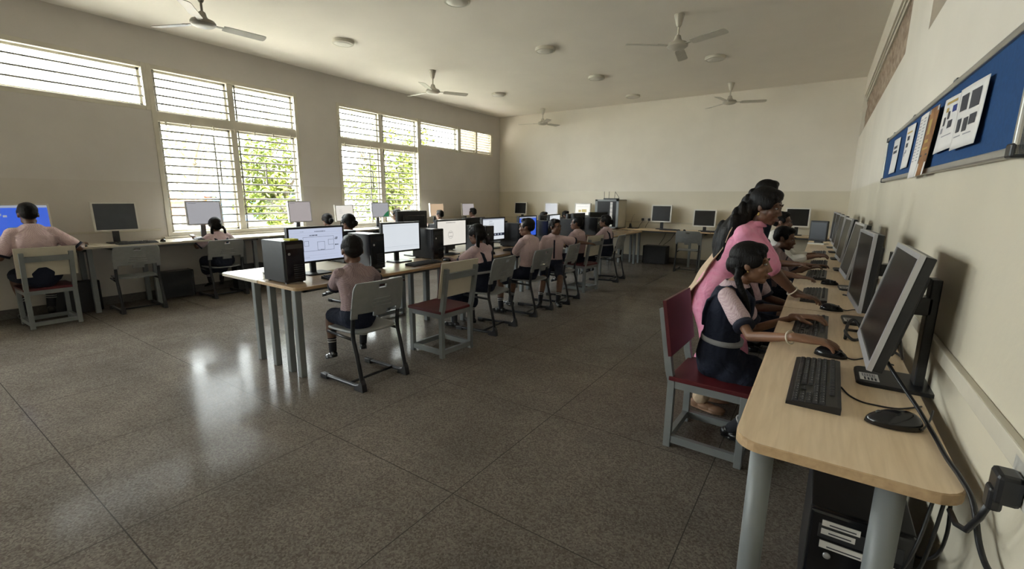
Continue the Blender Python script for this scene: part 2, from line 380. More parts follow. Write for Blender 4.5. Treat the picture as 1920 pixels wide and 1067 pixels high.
# ------------------------------------------------------------------ room
XL, XR, YB, YF, H = -8.05, .41, 11.14, -7.0, 3.78
WT = .24
def wall_grid(name, x0, x1, y0, y1, z0, z1, opens, m):
    """wall in the y-z plane between x0 and x1 with rectangular openings (ya,yb,za,zb), one welded mesh"""
    ys = sorted({y0, y1, *[o[0] for o in opens], *[o[1] for o in opens]}); zs = sorted({z0, z1, *[o[2] for o in opens], *[o[3] for o in opens]})
    solid = lambda i, j: 0 <= i < len(ys) - 1 and 0 <= j < len(zs) - 1 and not any(o[0] <= (ys[i] + ys[i + 1]) / 2 <= o[1] and o[2] <= (zs[j] + zs[j + 1]) / 2 <= o[3] for o in opens)
    b = MB()
    for i in range(len(ys) - 1):
        for j in range(len(zs) - 1):
            if not solid(i, j): continue
            a, c, d, e = ys[i], ys[i + 1], zs[j], zs[j + 1]
            b.add([(x1, a, d), (x1, c, d), (x1, c, e), (x1, a, e)], [(0, 1, 2, 3)]); b.add([(x0, a, d), (x0, c, d), (x0, c, e), (x0, a, e)], [(3, 2, 1, 0)])
            if not solid(i - 1, j): b.add([(x0, a, d), (x1, a, d), (x1, a, e), (x0, a, e)], [(0, 1, 2, 3)])
            if not solid(i + 1, j): b.add([(x0, c, d), (x1, c, d), (x1, c, e), (x0, c, e)], [(3, 2, 1, 0)])
            if not solid(i, j - 1): b.add([(x0, a, d), (x0, c, d), (x1, c, d), (x1, a, d)], [(0, 1, 2, 3)])
            if not solid(i, j + 1): b.add([(x0, a, e), (x0, c, e), (x1, c, e), (x1, a, e)], [(3, 2, 1, 0)])
    return b.build(name, m, kind='structure', weld=True)
def struct(name, b, m, **k): return b.build(name, m, kind='structure', **k)

W1 = (2.68, 4.89, .89, 3.31); STRIP = (.86, 2.68, 2.68, 3.31)
W2 = (5.70, 7.90, .89, 3.30); STRIP2 = (7.90, 9.33, 2.66, 3.30); LOUV = (9.33, 10.79, 2.66, 3.30)
FILL_BAY_A = (-2.75, -.35, .89, 3.31); FILL_BAY_B = (-6.0, -3.6, .89, 3.31)      # unseen window bays added behind the camera to brighten the room
wall_grid('wall_left', XL - WT, XL, YF, YB + WT, 0, H, [W1, STRIP, W2, (7.90, 10.79, 2.66, 3.30), FILL_BAY_A, FILL_BAY_B], 'wallL')
V1 = (5.05, YB - .12, 2.68, 3.42); V2 = (.6, 3.9, 2.53, 3.42)
wall_grid('wall_right', XR, XR + WT, YF, YB + WT, 0, H, [V1, V2], 'wall')
b = MB(); b.box((XL, YB, 0), (XR, YB + WT, H)); struct('wall_back', b, 'wall')
b = MB(); b.box((XL, YF - WT, 0), (XR, YF, H)); struct('wall_front', b, 'wall')
b = MB(); b.box((XL - WT, YF - WT, -.12), (XR + WT, YB + WT, 0)); struct('floor', b, 'floor')
b = MB(); b.box((XL - WT, YF - WT, H), (XR + WT, YB + WT, H + .15)); struct('ceiling', b, 'ceil')
# skirtings
b = MB(); b.box((XL, YF, 0), (XL + .015, YB, .115)); struct('baseboard_left', b, 'skirt')
b = MB(); b.box((XR - .015, YF, 0), (XR, YB, .115)); struct('baseboard_right', b, 'skirt')
b = MB(); b.box((XL + .015, YB - .015, 0), (XR - .015, YB, .115)); struct('baseboard_back', b, 'skirt')
# blocked high openings of the right wall: recess backed by rough dusty masonry
for i, (ya, yb, za, zb) in enumerate((V1, V2)):
    b = MB()
    random.seed(3 + i)
    def f(u, v, ya=ya, yb=yb, za=za, zb=zb): return (XR + .075 + random.uniform(-.018, .018), ya + u * (yb - ya), za + v * (zb - za))
    b.sheet(f, 60, 10, .03)
    # dressed ledge and frame round the recess
    b2 = MB()
    b2.box((XR + .035, ya, zb - .10), (XR + .10, yb, zb)); b2.box((XR + .02, ya, zb - .04), (XR + .10, yb, zb + .0)); b2.box((XR + .05, ya, za), (XR + .10, yb, za + .012))
    o = struct('window_%d' % (4 + i), b, 'rubble'); b2.build('window_frame', 'trunk', o)
# conduit trunking along the walls
b = MB(); b.box((XR - .022, YF, .955), (XR, YB, 1.005), bev=.004); struct('trim_1', b, 'trunk')
b = MB(); b.box((XL, YB - .022, .93), (XR - .022, YB, .965), bev=.004); struct('trim_2', b, 'trunk')
b = MB(); b.box((XL, YF, .985), (XL + .02, 2.6, 1.015), bev=.004); struct('trim_3', b, 'trunk')
b = MB(); b.box((XL, 7.98, .985), (XL + .02, YB, 1.015), bev=.004); struct('trim_4', b, 'trunk')

# ---------------- windows of the left wall
XF0, XF1 = XL - .13, XL - .03      # frame depth
def window(n, rect, sub, mull, gbars, lower_z=None):
    """rect=(ya,yb,za,zb); sub = transom z range or None; mull = y positions of mullions"""
    ya, yb, za, zb = rect
    b = MB(); t = .06
    for lo, hi in (((XF0, ya, za), (XF1 + .045, ya + t, zb)), ((XF0, yb - t, za), (XF1 + .045, yb, zb)), ((XF0, ya, zb - t), (XF1 + .03, yb, zb)), ((XF0, ya, za), (XF1 + .03, yb, za + t))):
        b.box(lo, hi, bev=.004)
    if sub: b.box((XF0, ya, sub[0]), (XF1 + .02, yb, sub[1]), bev=.004)
    for y in mull: b.box((XF0 + .02, y - .045, za), (XF1, y + .045, zb), bev=.004)
    fr = struct('window_%d' % n, b, 'frame')
    ys = [ya + t] + sorted(mull) + [yb - t]
    zz = [(za + t, zb - t)] if not sub else [(za + t, sub[0]), (sub[1], zb - t)]
    for z0, z1 in zz:
        for k in range(len(ys) - 1):
            y0 = ys[k] + (.045 if k else 0); y1 = ys[k + 1] - (.045 if k < len(ys) - 2 else 0)
            p = MB(); p.box((XF0 + .028, y0, z0), (XF0 + .032, y1, z1)); p.build('pane', 'glass', fr)
            s = MB()       # slim sash round each pane
            for lo, hi in (((y0, z0), (y0 + .03, z1)), ((y1 - .03, z0), (y1, z1)), ((y0, z0), (y1, z0 + .03)), ((y0, z1 - .03), (y1, z1))):
                s.box((XF0 + .015, lo[0], lo[1]), (XF0 + .045, hi[0], hi[1]))
            s.build('sash', 'frame', fr)
            g = MB(); r = .0138; h = z1 - z0; nb = max(2, round(h / .125)); x = XF1 - .012
            for q in range(1, nb): g.tube([(x, y0, z0 + h * q / nb), (x, y1, z0 + h * q / nb)], r, 6)
            if h > 1:      # decorative offset uprights in the tall grilles
                a = y0 + (y1 - y0) * (.74 if k % 2 == 0 else .38); c = a + .055 * (1 if k % 2 == 0 else 1)
                zt = z0 + h * (1 - 1 / nb) if k % 2 == 0 else z0 + h * 8 / nb
                if k % 2 == 0: g.tube([(x - .012, a, z0), (x - .012, a, zt)], r, 6)
                g.tube([(x - .012, c, z0 + h * (nb // 3 + 2) / nb), (x - .012, c, z0 + h * (nb // 3 + 5) / nb)], r, 6)
            g.tube([(x - .012, y0 + .035, z0), (x - .012, y0 + .035, z1)], r, 6)
            g.build('grille', 'grille', fr)
    if sub:                # small iron cleats hanging under the transom
        c = MB()
        for q in range(7):
            y = ya + .16 + q * (yb - ya - .32) / 6; c.box((XF1 + .02, y - .009, sub[0] - .05), (XF1 + .032, y + .009, sub[0] + .03))
        c.build('cleat', 'frame', fr)
    return fr
w1 = window(1, W1, (2.545, 2.685), [3.78], 0)
w2 = window(2, W2, (2.53, 2.66), [6.79], 0)
ws = window(3, STRIP, None, [], 0)
window(8, FILL_BAY_A, (2.545, 2.685), [-1.55], 0); window(9, FILL_BAY_B, (2.545, 2.685), [-4.8], 0)  # the two added bays, out of view, for extra daylight
w6 = window(6, (7.90, 9.33, 2.66, 3.30), None, [], 0)
# wooden louvre at the far end
b = MB(); ya, yb, za, zb = LOUV
for lo, hi in (((ya, za), (ya + .07, zb)), ((yb - .07, za), (yb, zb)), ((ya, za), (yb, za + .05)), ((ya, zb - .05), (yb, zb)), (((ya + yb) / 2 - .03, za), ((ya + yb) / 2 + .03, zb))):
    b.box((XF0, lo[0], lo[1]), (XF1 + .03, hi[0], hi[1]))
lv = struct('window_7', b, 'frame')
b = MB()
for k in range(8):
    z = za + .09 + k * .066
    b.box((-.045, ya + .06, -.005), (.045, yb - .06, .005), mtx=Matrix.Translation((XL - .075, 0, z)) @ Matrix.Rotation(R(-38), 4, 'Y'))
b.build('louvre_slats', 'frame', lv)
# projecting sill ledges
b = MB(); b.box((XL - .03, W1[0] - .06, .855), (XL + .05, W1[1] + .06, .89), bev=.006); struct('trim_5', b, 'frame')
b = MB(); b.box((XL - .03, W2[0] - .06, .855), (XL + .05, W2[1] + .06, .89), bev=.006); struct('trim_6', b, 'frame')

# ---------------- outside
b = MB(); b.box((-60, -30, -.9), (XL - WT, 45, -.8)); o = b.build('ground', 'ground', kind='structure')
def tree(label, x, y, h, rad, mleaf, n, seed, zc=None, flat=.75):
    rnd = random.Random(seed); t = thing('tree', label, 'tree', (x, y, -.8))
    b = MB(); b.tube([(0, 0, 0), (.1, .05, h * .35), (-.05, .1, h * .7)], [.16, .12, .05], 8)
    for k in range(6):
        a = rnd.uniform(0, 6.28); z = h * rnd.uniform(.3, .6); b.tube([(0, 0, z), (math.cos(a) * rad * .4, math.sin(a) * rad * .4, z + h * .15), (math.cos(a) * rad * .8, math.sin(a) * rad * .8, z + h * .22)], [.05, .03, .012], 6)
    b.build('trunk', 'bark', t)
    b = MB(); cl = [(V((rnd.gauss(0, rad * .42), rnd.gauss(0, rad * .42), h * .62 + rnd.gauss(0, h * .17))), rnd.uniform(.25, .5) * rad) for _ in range(26)]
    for _ in range(n):
        c, r = rnd.choice(cl); d = V((rnd.gauss(0, 1), rnd.gauss(0, 1), rnd.gauss(0, 1))).normalized() * r * rnd.uniform(.5, 1.05)
        p = c + d; e = Euler((rnd.uniform(-.9, .9), rnd.uniform(-.9, .9), rnd.uniform(0, 6.28))).to_matrix(); l = rnd.uniform(.06, .12)
        q = [e @ V(w) + p for w in ((-l, 0, 0), (0, -l * .45, .01), (l, 0, 0), (0, l * .45, .01))]
        b.add(q, [(0, 1, 2, 3)])
    b.build('foliage', mleaf, t); return t
tree('yellow green bushy tree outside the right half of the nearer tall window', -12.6, 7.05, 4.1, 1.0, 'leaf', 5200, 1)
tree('bright yellow green tree close outside the farther tall window', -11.6, 10.2, 4.4, 1.5, 'leaf', 5200, 2)
tree('thin pale tree with sparse leaves outside the left half of the nearer tall window', -18, 7.0, 6.0, 1.7, 'leaf_pale', 900, 3)
tree('tall thin pale tree whose top shows above the bushy tree in the nearer window', -28, 15, 10.5, 2.4, 'leaf_pale', 1500, 4)
tree('small pale tree behind the bright tree in the left pane of the farther window', -16.8, 13.4, 6.2, 1.6, 'leaf_pale', 1700, 5)
t = thing('shed', 'blue tarpaulin shed seen low through the nearer tall window', 'shed', (-23, 11.2, -.8))
b = MB()
for x in (-1.5, 1.5):
    for y in (-2.4, 2.4): b.box((x - .06, y - .06, 0), (x + .06, y + .06, 2.2))
b.box((-1.5, -2.4, 0), (-1.42, 2.4, 1.6)); b.build('post_frame', 'conc', t)
b = MB(); b.sheet(lambda u, v: (-1.7 + 3.4 * u, -2.6 + 5.2 * v, 2.25 + .35 * math.sin(u * PI) + .03 * math.sin(v * 20)), 8, 12, .02); b.box((1.5, -2.4, 1.2), (1.55, 2.4, 2.2)); b.build('roof_sheet', 'tarp_blue', t)
t = thing('market_stall', 'orange roofed stall seen low at the left of the nearer tall window', 'stall', (-22.6, 8.1, -.8))
b = MB()
for x in (-.8, .8):
    for y in (-1, 1): b.box((x - .05, y - .05, 0), (x + .05, y + .05, 2.0))
b.box((-.8, -1, .8), (.8, 1, .86)); b.build('stand', 'conc', t)
b = MB(); b.sheet(lambda u, v: (-1 + 2 * u, -1.2 + 2.4 * v, 2.05 + .3 * math.sin(u * PI)), 8, 8, .02); b.box((.8, -1, 1.5), (.83, 1, 2.05)); b.build('awning', 'tarp_orange', t)

# ---------------- ceiling lights and fans
lt = None
for x, y, lab in ((-3.80, 4.40, 'round unlit ceiling light at the top edge of the photo, nearest of the middle line'), (-3.83, 6.50, 'round unlit ceiling light in the middle line, second from the camera'), (-3.84, 8.45, 'round unlit ceiling light in the middle line, third from the camera'), (-3.80, 10.35, 'round unlit ceiling light in the middle line, farthest and nearest the back wall'),
                  (-6.20, 4.58, 'round unlit ceiling light on the window side, nearer of the two there'), (-6.25, 8.60, 'round unlit ceiling light on the window side, beyond the far window fan'), (-1.72, 8.35, 'round unlit ceiling light on the right side, between the two right hand fans')):
    if lt is None:
        lt = thing('ceiling_light', lab, 'ceiling light', (x, y, H), 0, 'round ceiling lights')
        b = MB(); b.lathe([(.155, 0), (.158, -.02), (.152, -.042), (.13, -.046), (.128, -.03)], 32); autosmooth(b.build('rim', 'lamp_rim', lt))
        b = MB(); b.lathe([(.128, -.028), (.128, -.043), (.06, -.05), (.01, -.051)], 32); b.build('diffuser', 'lamp_dif', lt)
    else: dup(lt, (x, y, H), 0, lab)

def make_fan(label, x, y, rz, m):
    t = thing('ceiling_fan', label, 'ceiling fan', (x, y, H), rz, 'ceiling fans')
    b = MB(); b.lathe([(.02, 0), (.062, 0), (.064, -.012), (.052, -.05), (.03, -.13), (.018, -.15)], 20); b.build('canopy', m, t)
    b = MB(); b.tube([(0, 0, -.06), (0, 0, -.30)], .013, 10); b.build('downrod', m, t)
    b = MB(); b.lathe([(.015, -.235), (.035, -.25), (.045, -.29), (.06, -.315), (.115, -.335), (.128, -.355), (.128, -.375), (.10, -.395), (.05, -.405), (.02, -.406)], 28); autosmooth(b.build('motor_housing', m, t), 40)
    for k in range(3):
        a = k * 2 * PI / 3; q = Matrix.Rotation(a, 4, 'Z')
        b = MB()
        tw = Matrix.Rotation(R(-11), 4, 'X')
        pl = [(.20, -.055), (.24, -.062), (.62, -.068), (.655, -.06), (.665, -.03), (.665, .03), (.655, .055), (.62, .062), (.24, .056), (.20, .048)]
        vs = [q @ (Matrix.Translation((0, 0, -.365)) @ tw @ V((px, py, dz))) for dz in (-.003, .003) for px, py in pl]; n = len(pl)
        b.add(vs, [tuple(range(n - 1, -1, -1)), tuple(range(n, 2 * n))] + [(i, (i + 1) % n, n + (i + 1) % n, n + i) for i in range(n)])
        bl = b.build('blade', m, t)
        b = MB(); b.bar(q @ V((.10, 0, -.366)), q @ V((.26, 0, -.36)), .045, .008); b.build('bracket', m, bl)
    return t
fan1 = make_fan('dusty grey ceiling fan cut off by the top edge, near the nearer tall window', -6.05, 2.62, FAN_ROT[0], 'fan_brown')
fan2 = make_fan('cream ceiling fan hanging in front of the farther tall window', -6.18, 6.45, FAN_ROT[1], 'fan_white')
for x, y, a, lab in ((-1.76, 6.28, FAN_ROT[2], 'cream ceiling fan nearest on the right side, largest of the cream fans'), (-1.78, 10.3, FAN_ROT[3], 'cream ceiling fan at the right beside the back wall'), (-6.28, 10.6, FAN_ROT[4], 'small far cream ceiling fan in the back left corner')):
    dup(fan2, (x, y, H), a, lab)
# ------------------------------------------------------------------ tables
def slab(b, x0, x1, y0, y1, z0, z1, r, mi_top=0, mi_edge=1, corners=(1, 1, 1, 1)):
    """table top with rounded plan corners (x0y0, x1y0, x1y1, x0y1)"""
    pts = []
    for (cx, cy, a0), on in zip(((x0 + r, y0 + r, 180), (x1 - r, y0 + r, 270), (x1 - r, y1 - r, 0), (x0 + r, y1 - r, 90)), corners):
        if on: pts += [(cx + r * math.cos(R(a0 + 90 * k / 6)), cy + r * math.sin(R(a0 + 90 * k / 6))) for k in range(7)]
        else: pts.append((cx + (r if 270 <= a0 or a0 == 0 else -r), cy + (-r if a0 in (180, 270) else r)))
    n = len(pts); e = .003
    vs = [V((*p, z0)) for p in pts] + [V((*p, z1 - e)) for p in pts]
    c = V(((x0 + x1) / 2, (y0 + y1) / 2, 0))
    vs += [V((p[0] + (c.x - p[0]) * e / abs(x1 - x0) * 2, p[1] + (c.y - p[1]) * e / abs(y1 - y0) * 2, z1)) for p in pts]
    b.add(vs, [tuple(range(n - 1, -1, -1))] + [tuple(range(2 * n, 3 * n))], mi_top)
    b.add(vs, [(i, (i + 1) % n, n + (i + 1) % n, n + i) for i in range(n)] + [(n + i, n + (i + 1) % n, 2 * n + (i + 1) % n, 2 * n + i) for i in range(n)], mi_edge)

def table(label, loc, w, l, z, legs, mtop, corners=(1, 1, 1, 1), rz=0., group=None, round_leg=False, th=.026, r=.07, lr=.027):
    """w along local x, l along local y, origin at the middle of the floor footprint"""
    t = thing('computer_table', label, 'table', loc, rz, group)
    b = MB(); slab(b, -w / 2, w / 2, -l / 2, l / 2, z - th, z, r, 0, 1, corners); b.build('tabletop', [mtop, 'edge_pale' if mtop == 'desk_pale' else 'edge'], t)
    for x, y in legs:
        b = MB()
        if round_leg: b.tube([(x, y, .008), (x, y, z - th)], lr, 20); b.lathe([(lr + .004, 0), (lr + .004, .012), (lr, .014)], 20, c=(x, y, 0))
        else: b.box((x - lr, y - lr, .0), (x + lr, y + lr, z - th), bev=.006)
        b.build('leg', 'steel', t)
    b = MB(); b.box((-w / 2 + .1, -l / 2 + .12, z - th - .04), (-w / 2 + .13, l / 2 - .12, z - th)); b.box((w / 2 - .13, -l / 2 + .12, z - th - .04), (w / 2 - .1, l / 2 - .12, z - th))
    for s in (-1, 1): b.box((-w / 2 + .1, s * (l / 2 - .135) - .015, z - th - .04), (w / 2 - .1, s * (l / 2 - .135) + .015, z - th))
    b.build('rail', 'steel_dark', t)
    return t
ZC, ZL, ZB, ZR = .77, .86, .80, .80
# centre double row: near-side tables (x -4.03..-3.42) and far-side tables (x -4.75..-4.05)
ye = [1.95, 4.05, 6.15, 8.25, 10.42]
ordn = ['nearest the camera', 'second from the camera', 'third from the camera', 'farthest from the camera']
for i in range(4):
    L = ye[i + 1] - ye[i]; yc = (ye[i] + ye[i + 1]) / 2
    legs = [(-.195, -L / 2 + .06), (.06, -L / 2 + .05), (.25, -L / 2 + .03), (.25, L / 2 - .16), (-.195, L / 2 - .16)] if i == 0 else [(-.2, -L / 2 + .10), (.17, -L / 2 + .10), (.17, L / 2 - .10), (-.2, L / 2 - .10)]
    table('brown topped computer table on the aisle side of the centre row, ' + ordn[i], (-3.725, yc, 0), .61, L - .006, ZC, legs, 'desk_mid', corners=(0, 1, 0, 0) if i == 0 else (0, 0, 0, 0), group='aisle side centre tables')
    legs = [(.21, -L / 2 + .06), (-.25, L / 2 - .16), (.21, L / 2 - .16)] if i == 0 else [(-.25, -L / 2 + .12), (.21, -L / 2 + .12), (.21, L / 2 - .12), (-.25, L / 2 - .12)]
    table('pale topped computer table on the window side of the centre row, ' + ordn[i], (-4.395, yc, 0), .70, L - .006, ZC, legs, 'desk_pale', corners=(1, 0, 0, 0) if i == 0 else (0, 0, 0, 0), group='window side centre tables')
# left wall desks
ys = [-.35, 1.75, 3.85, 6.0, 8.15, 10.45]
for i in range(5):
    L = ys[i + 1] - ys[i]
    lab = ['at the left edge behind the wooden chair', 'behind the empty grey chair', 'between the two tall windows', 'under the farther tall window', 'reaching into the far left corner'][i]
    table('pale wall desk along the window wall ' + lab, (-7.735, (ys[i] + ys[i + 1]) / 2, 0), .60, L - .006, ZL, [(lx, q - (ys[i] + ys[i + 1]) / 2) for q in ((.0, 1.66), (2.32, 3.68), (4.2, 5.8), (6.1, 7.2), (8.35, 10.2))[i] for lx in (-.22, .16)], 'desk_pale', corners=(0, 0, 0, 0), group='window wall desks')
# back wall desks
xs = [-8.03, -5.9, -4.1, -1.95, .38]
for i in range(4):
    L = xs[i + 1] - xs[i]
    lab = ['in the far left corner', 'behind the end of the centre row, left of the grey cabinet', 'with the keyboard and the empty grey chair, right of the cabinet', 'in the far right corner behind the seated man'][i]
    legs = [(-L / 2 + .12, -.24), (L / 2 - .12, -.24)]
    if i == 2: legs = [(-L / 2 + .18, -.26), (-L / 2 + .38, -.26), (-L / 2 + .58, -.26), (L / 2 - .42, -.24), (L / 2 - .2, -.24)]
    table('pale back wall desk ' + lab, ((xs[i] + xs[i + 1]) / 2, 10.795, 0), L - .006, .58, ZB, legs, 'desk', corners=(0, 0, 0, 0), group='back wall desks', lr=.024)
# right wall desks, near end rounded; the line of desks runs a touch askew to the wall
ys = [1.40, 3.45, 5.5, 7.55, 9.6]
for i in range(4):
    L = ys[i + 1] - ys[i]
    lab = ['nearest the camera with rounded corners', 'second from the camera', 'third from the camera', 'farthest of the row'][i]
    legs = [(-.185, -L / 2 + .10), (.12, -L / 2 + .06), (-.17, L / 2 - .12), (.17, L / 2 - .12)]
    table('maple topped desk along the right wall, ' + lab, (.115, (ys[i] + ys[i + 1]) / 2, 0), .52, L - .006, ZR, legs, 'desk', corners=(1, 1, 0, 0) if i == 0 else (0, 0, 0, 0), group='right wall desks', round_leg=True, th=.03, r=.075, lr=.033)

# ------------------------------------------------------------------ chairs
def wooden_chair(label, loc, rz, group=None, back=('maroon', 'cream_lam')):
    t = thing('wooden_chair', label, 'chair', loc, rz, group); W = .44; D = .44; q = .04
    for s in (-1, 1):
        b = MB(); x = s * (W / 2 - q / 2)
        b.prism([(-D / 2 + q / 2 + dy, z) for dy, z in ((-.02, 0), (.02, 0), (.02, .42), (.0, .50), (-.06, .865), (-.10, .86), (-.04, .49), (-.02, .42))], 0, x - q / 2, x + q / 2)
        b.build('rear_leg', 'steel', t)
        b = MB(); b.box((x - q / 2, D / 2 - q, 0), (x + q / 2, D / 2, .43), bev=.003); b.build('front_leg', 'steel', t)
    for z0, z1, nm in ((.03, .075, 'stretcher'), (.385, .43, 'apron_rail')):
        for s in (-1, 1): b = MB(); b.box((s * (W / 2 - q / 2) - q / 2 + .004, -D / 2 + q, z0), (s * (W / 2 - q / 2) + q / 2 - .004, D / 2 - q, z1)); b.build(nm, 'steel', t)
        for y in (-D / 2 + .004, D / 2 - q + .004): b = MB(); b.box((-W / 2 + q, y, z0), (W / 2 - q, y + q - .008, z1)); b.build(nm, 'steel', t)
    b = MB(); b.box((-.225, -.215, .43), (.225, .24, .458), bev=.006); b.build('seat', 'maroon', t)
    mt = Matrix.Translation((0, -.245, .745)) @ Matrix.Rotation(R(9.5), 4, 'X')
    b = MB(); b.box((-W / 2 + q, -.035, .02), (W / 2 - q, -.012, .08), mtx=mt); b.build('back_rail', 'steel', t)
    b = MB(); b.box((-.25, .0105, -.16), (.25, .02, .175), 0, mt); b.box((-.25, .0, -.16), (.25, .010, .175), 1, mt); b.build('backrest', list(back), t)
    return t

def plastic_chair(label, loc, rz, group=None):
    t = thing('plastic_chair', label, 'chair', loc, rz, group)
    # seat: dished rounded square, rolled front edge
    def seat(u, v):
        x = (u - .5) * 2; y = (v - .5) * 2
        k = 1 - .10 * (abs(x) ** 4) * (abs(y) ** 4)
        sx = .215 * x * k * (1 - .05 * (y < 0) * abs(y)); sy = .21 * y * k
        z = .448 - .016 * (1 - x * x) * (1 - y * y) - .03 * max(0, y - .7) ** 1.5 * 2 + .006 * abs(x) ** 3
        return (sx, sy + .01, z)
    b = MB(); b.sheet(seat, 16, 16, .016); b.build('seat', 'plastic_grey', t)
    def back(u, v):
        x = (u - .5) * 2; z = v
        w = .245 * (1 - .10 * max(0, (v - .72) / .28) ** 2.2)
        y = -.175 - .06 * v - .04 * (1 - x * x)
        zz = .575 + .285 * z - .012 * (abs(x) ** 6) * max(0, v - .6)
        return (w * x, y, zz)
    def keep(u, v):
        x = abs(u - .5) * 2
        if .80 < v < .885 and x < .17: return False                       # hand hole
        if v < .13 and .26 < x < .80: return False                        # lower cut-outs beside the tab
        return True
    b = MB(); b.sheet(back, 40, 30, .018, keep)
    for k, zz in enumerate((.655, .685, .715)):                              # moulded ribs
        q = -.175 - .06 * (zz - .575) / .285 - .012; b.tube([(-.10 + .01 * k, q - .034, zz), (0, q - .039, zz), (.10 - .01 * k, q - .034, zz)], .006, 6)
    b.build('backrest', 'plastic_grey', t)
    for s in (-1, 1):
        b = MB(); x = s * .222
        b.tube([(x, .27, .022), (x, .24, .026), (x, -.16, .030), (x, -.205, .036), (x, -.232, .06), (x, -.236, .10), (x, -.20, .27), (x, -.165, .40), (x, -.160, .46), (x, -.172, .56), (x * 1.04, -.188, .66)], [(.017, .015)] * 11, 10, side=(1, 0, 0)); b.build('side_frame', 'blacksteel', t)
        b = MB(); b.prism([(-.16, .0), (-.27, .0), (-.262, .06), (-.245, .10), (-.22, .05), (-.17, .035)], 0, x - .021, x + .021); b.build('foot_cap', 'black', t)
        b = MB(); b.box((x - .021, .20, 0), (x + .021, .285, .042), bev=.006); b.build('foot_cap', 'black', t)
        b = MB(); b.tube([(x, -.16, .405), (x * .92, .19, .415)], .012, 8); b.build('seat_rail', 'blacksteel', t)
    b = MB(); b.tube([(-.222, -.08, .032), (.222, -.08, .032)], .011, 8); b.build('cross_bar', 'blacksteel', t)
    b = MB(); b.tube([(-.2, .17, .412), (.2, .17, .412)], .011, 8); b.build('cross_bar', 'blacksteel', t)
    return t
AC = 'chairs along the centre row aisle'; LC = 'chairs at the window wall desks'
wc = wooden_chair('empty wooden chair with cream back and maroon seat, nearest on the aisle side', (-3.02, 3.20, 0), R(88), AC)
dup(wc, (-3.24, 6.80, 0), R(84), 'cream backed wooden chair near the far end of the centre row, boy seated on it', AC)
dup(wc, (-7.40, 1.20, 0), R(91), 'cream backed wooden chair at the left edge, under the boy at the blue screen', LC)
wooden_chair('red backed grey framed wooden chair at the right wall desk, under the front girl', (-.43, 2.86, 0), R(-92), None, ('maroon', 'maroon'))
pc = plastic_chair('grey plastic chair with black sled legs nearest the camera, under the small boy', (-3.06, 2.30, 0), R(90), AC)
for x, y, a, lab in ((-3.10, 4.06, 94, 'grey plastic chair just beyond the empty wooden chair, under the girl with plaits'), (-3.15, 5.02, 92, 'grey plastic chair under the boy who sits upright facing his blue screen'), (-3.14, 5.86, 97, 'grey plastic chair under the boy who turns to the aisle'), (-3.22, 7.96, 96, 'farthest grey plastic chair of the aisle side, under the girl in the pinafore')):
    dup(pc, (x, y, 0), R(a), lab, AC)
for x, y, a, lab in ((-7.46, 2.05, 88, 'empty grey plastic chair at the window wall, beside the black computer on the floor'), (-7.50, 3.13, 90, 'grey plastic chair under the girl in front of the nearer tall window')):
    dup(pc, (x, y, 0), R(a), lab, LC)
dup(pc, (-2.26, 10.02, 0), R(3), 'empty grey plastic chair pushed up to the back wall desk')['group'] = 'chairs at the back wall'
for x, y, a, lab in ((-4.62, 3.75, -90, 'wooden chair on the window side of the centre row, seen under the tables'),):
    dup(wc, (x, y, 0), R(a), lab, 'chairs on the window side of the centre row')
for x, y, a, lab in ((-7.40, 4.90, 90, 'grey plastic chair under the girl between the tall windows'), (-7.40, 6.52, 90, 'grey plastic chair under the child at the farther tall window'), (-7.40, 7.80, 90, 'grey plastic chair under the child just beyond the farther tall window'), (-7.40, 9.00, 90, 'grey plastic chair under the child farthest along the window wall')):
    dup(pc, (x, y, 0), R(a), lab, LC)
for x, y, a, lab in ((-5.20, 8.94, -90, 'grey plastic chair under the nearer child hidden behind the far centre monitors'), (-5.20, 10.0, -90, 'grey plastic chair under the farther child hidden behind the far centre monitors'), (-5.52, 4.02, 90, 'grey plastic chair under the child in checked collar behind the tall black computer')):
    dup(pc, (x, y, 0), R(a), lab, 'chairs on the window side of the centre row')
for x, y, lab in ((-.50, 3.92, 'grey plastic chair under the student hidden behind the front girl'), (-.50, 4.72, 'grey plastic chair under the student who points at a screen'), (-.50, 5.42, 'grey plastic chair under the boy beside the pointing arm'), (-.52, 6.35, 'grey plastic chair under the man in white')):
    dup(pc, (x, y, 0), R(-90), lab, 'chairs at the right wall desks')

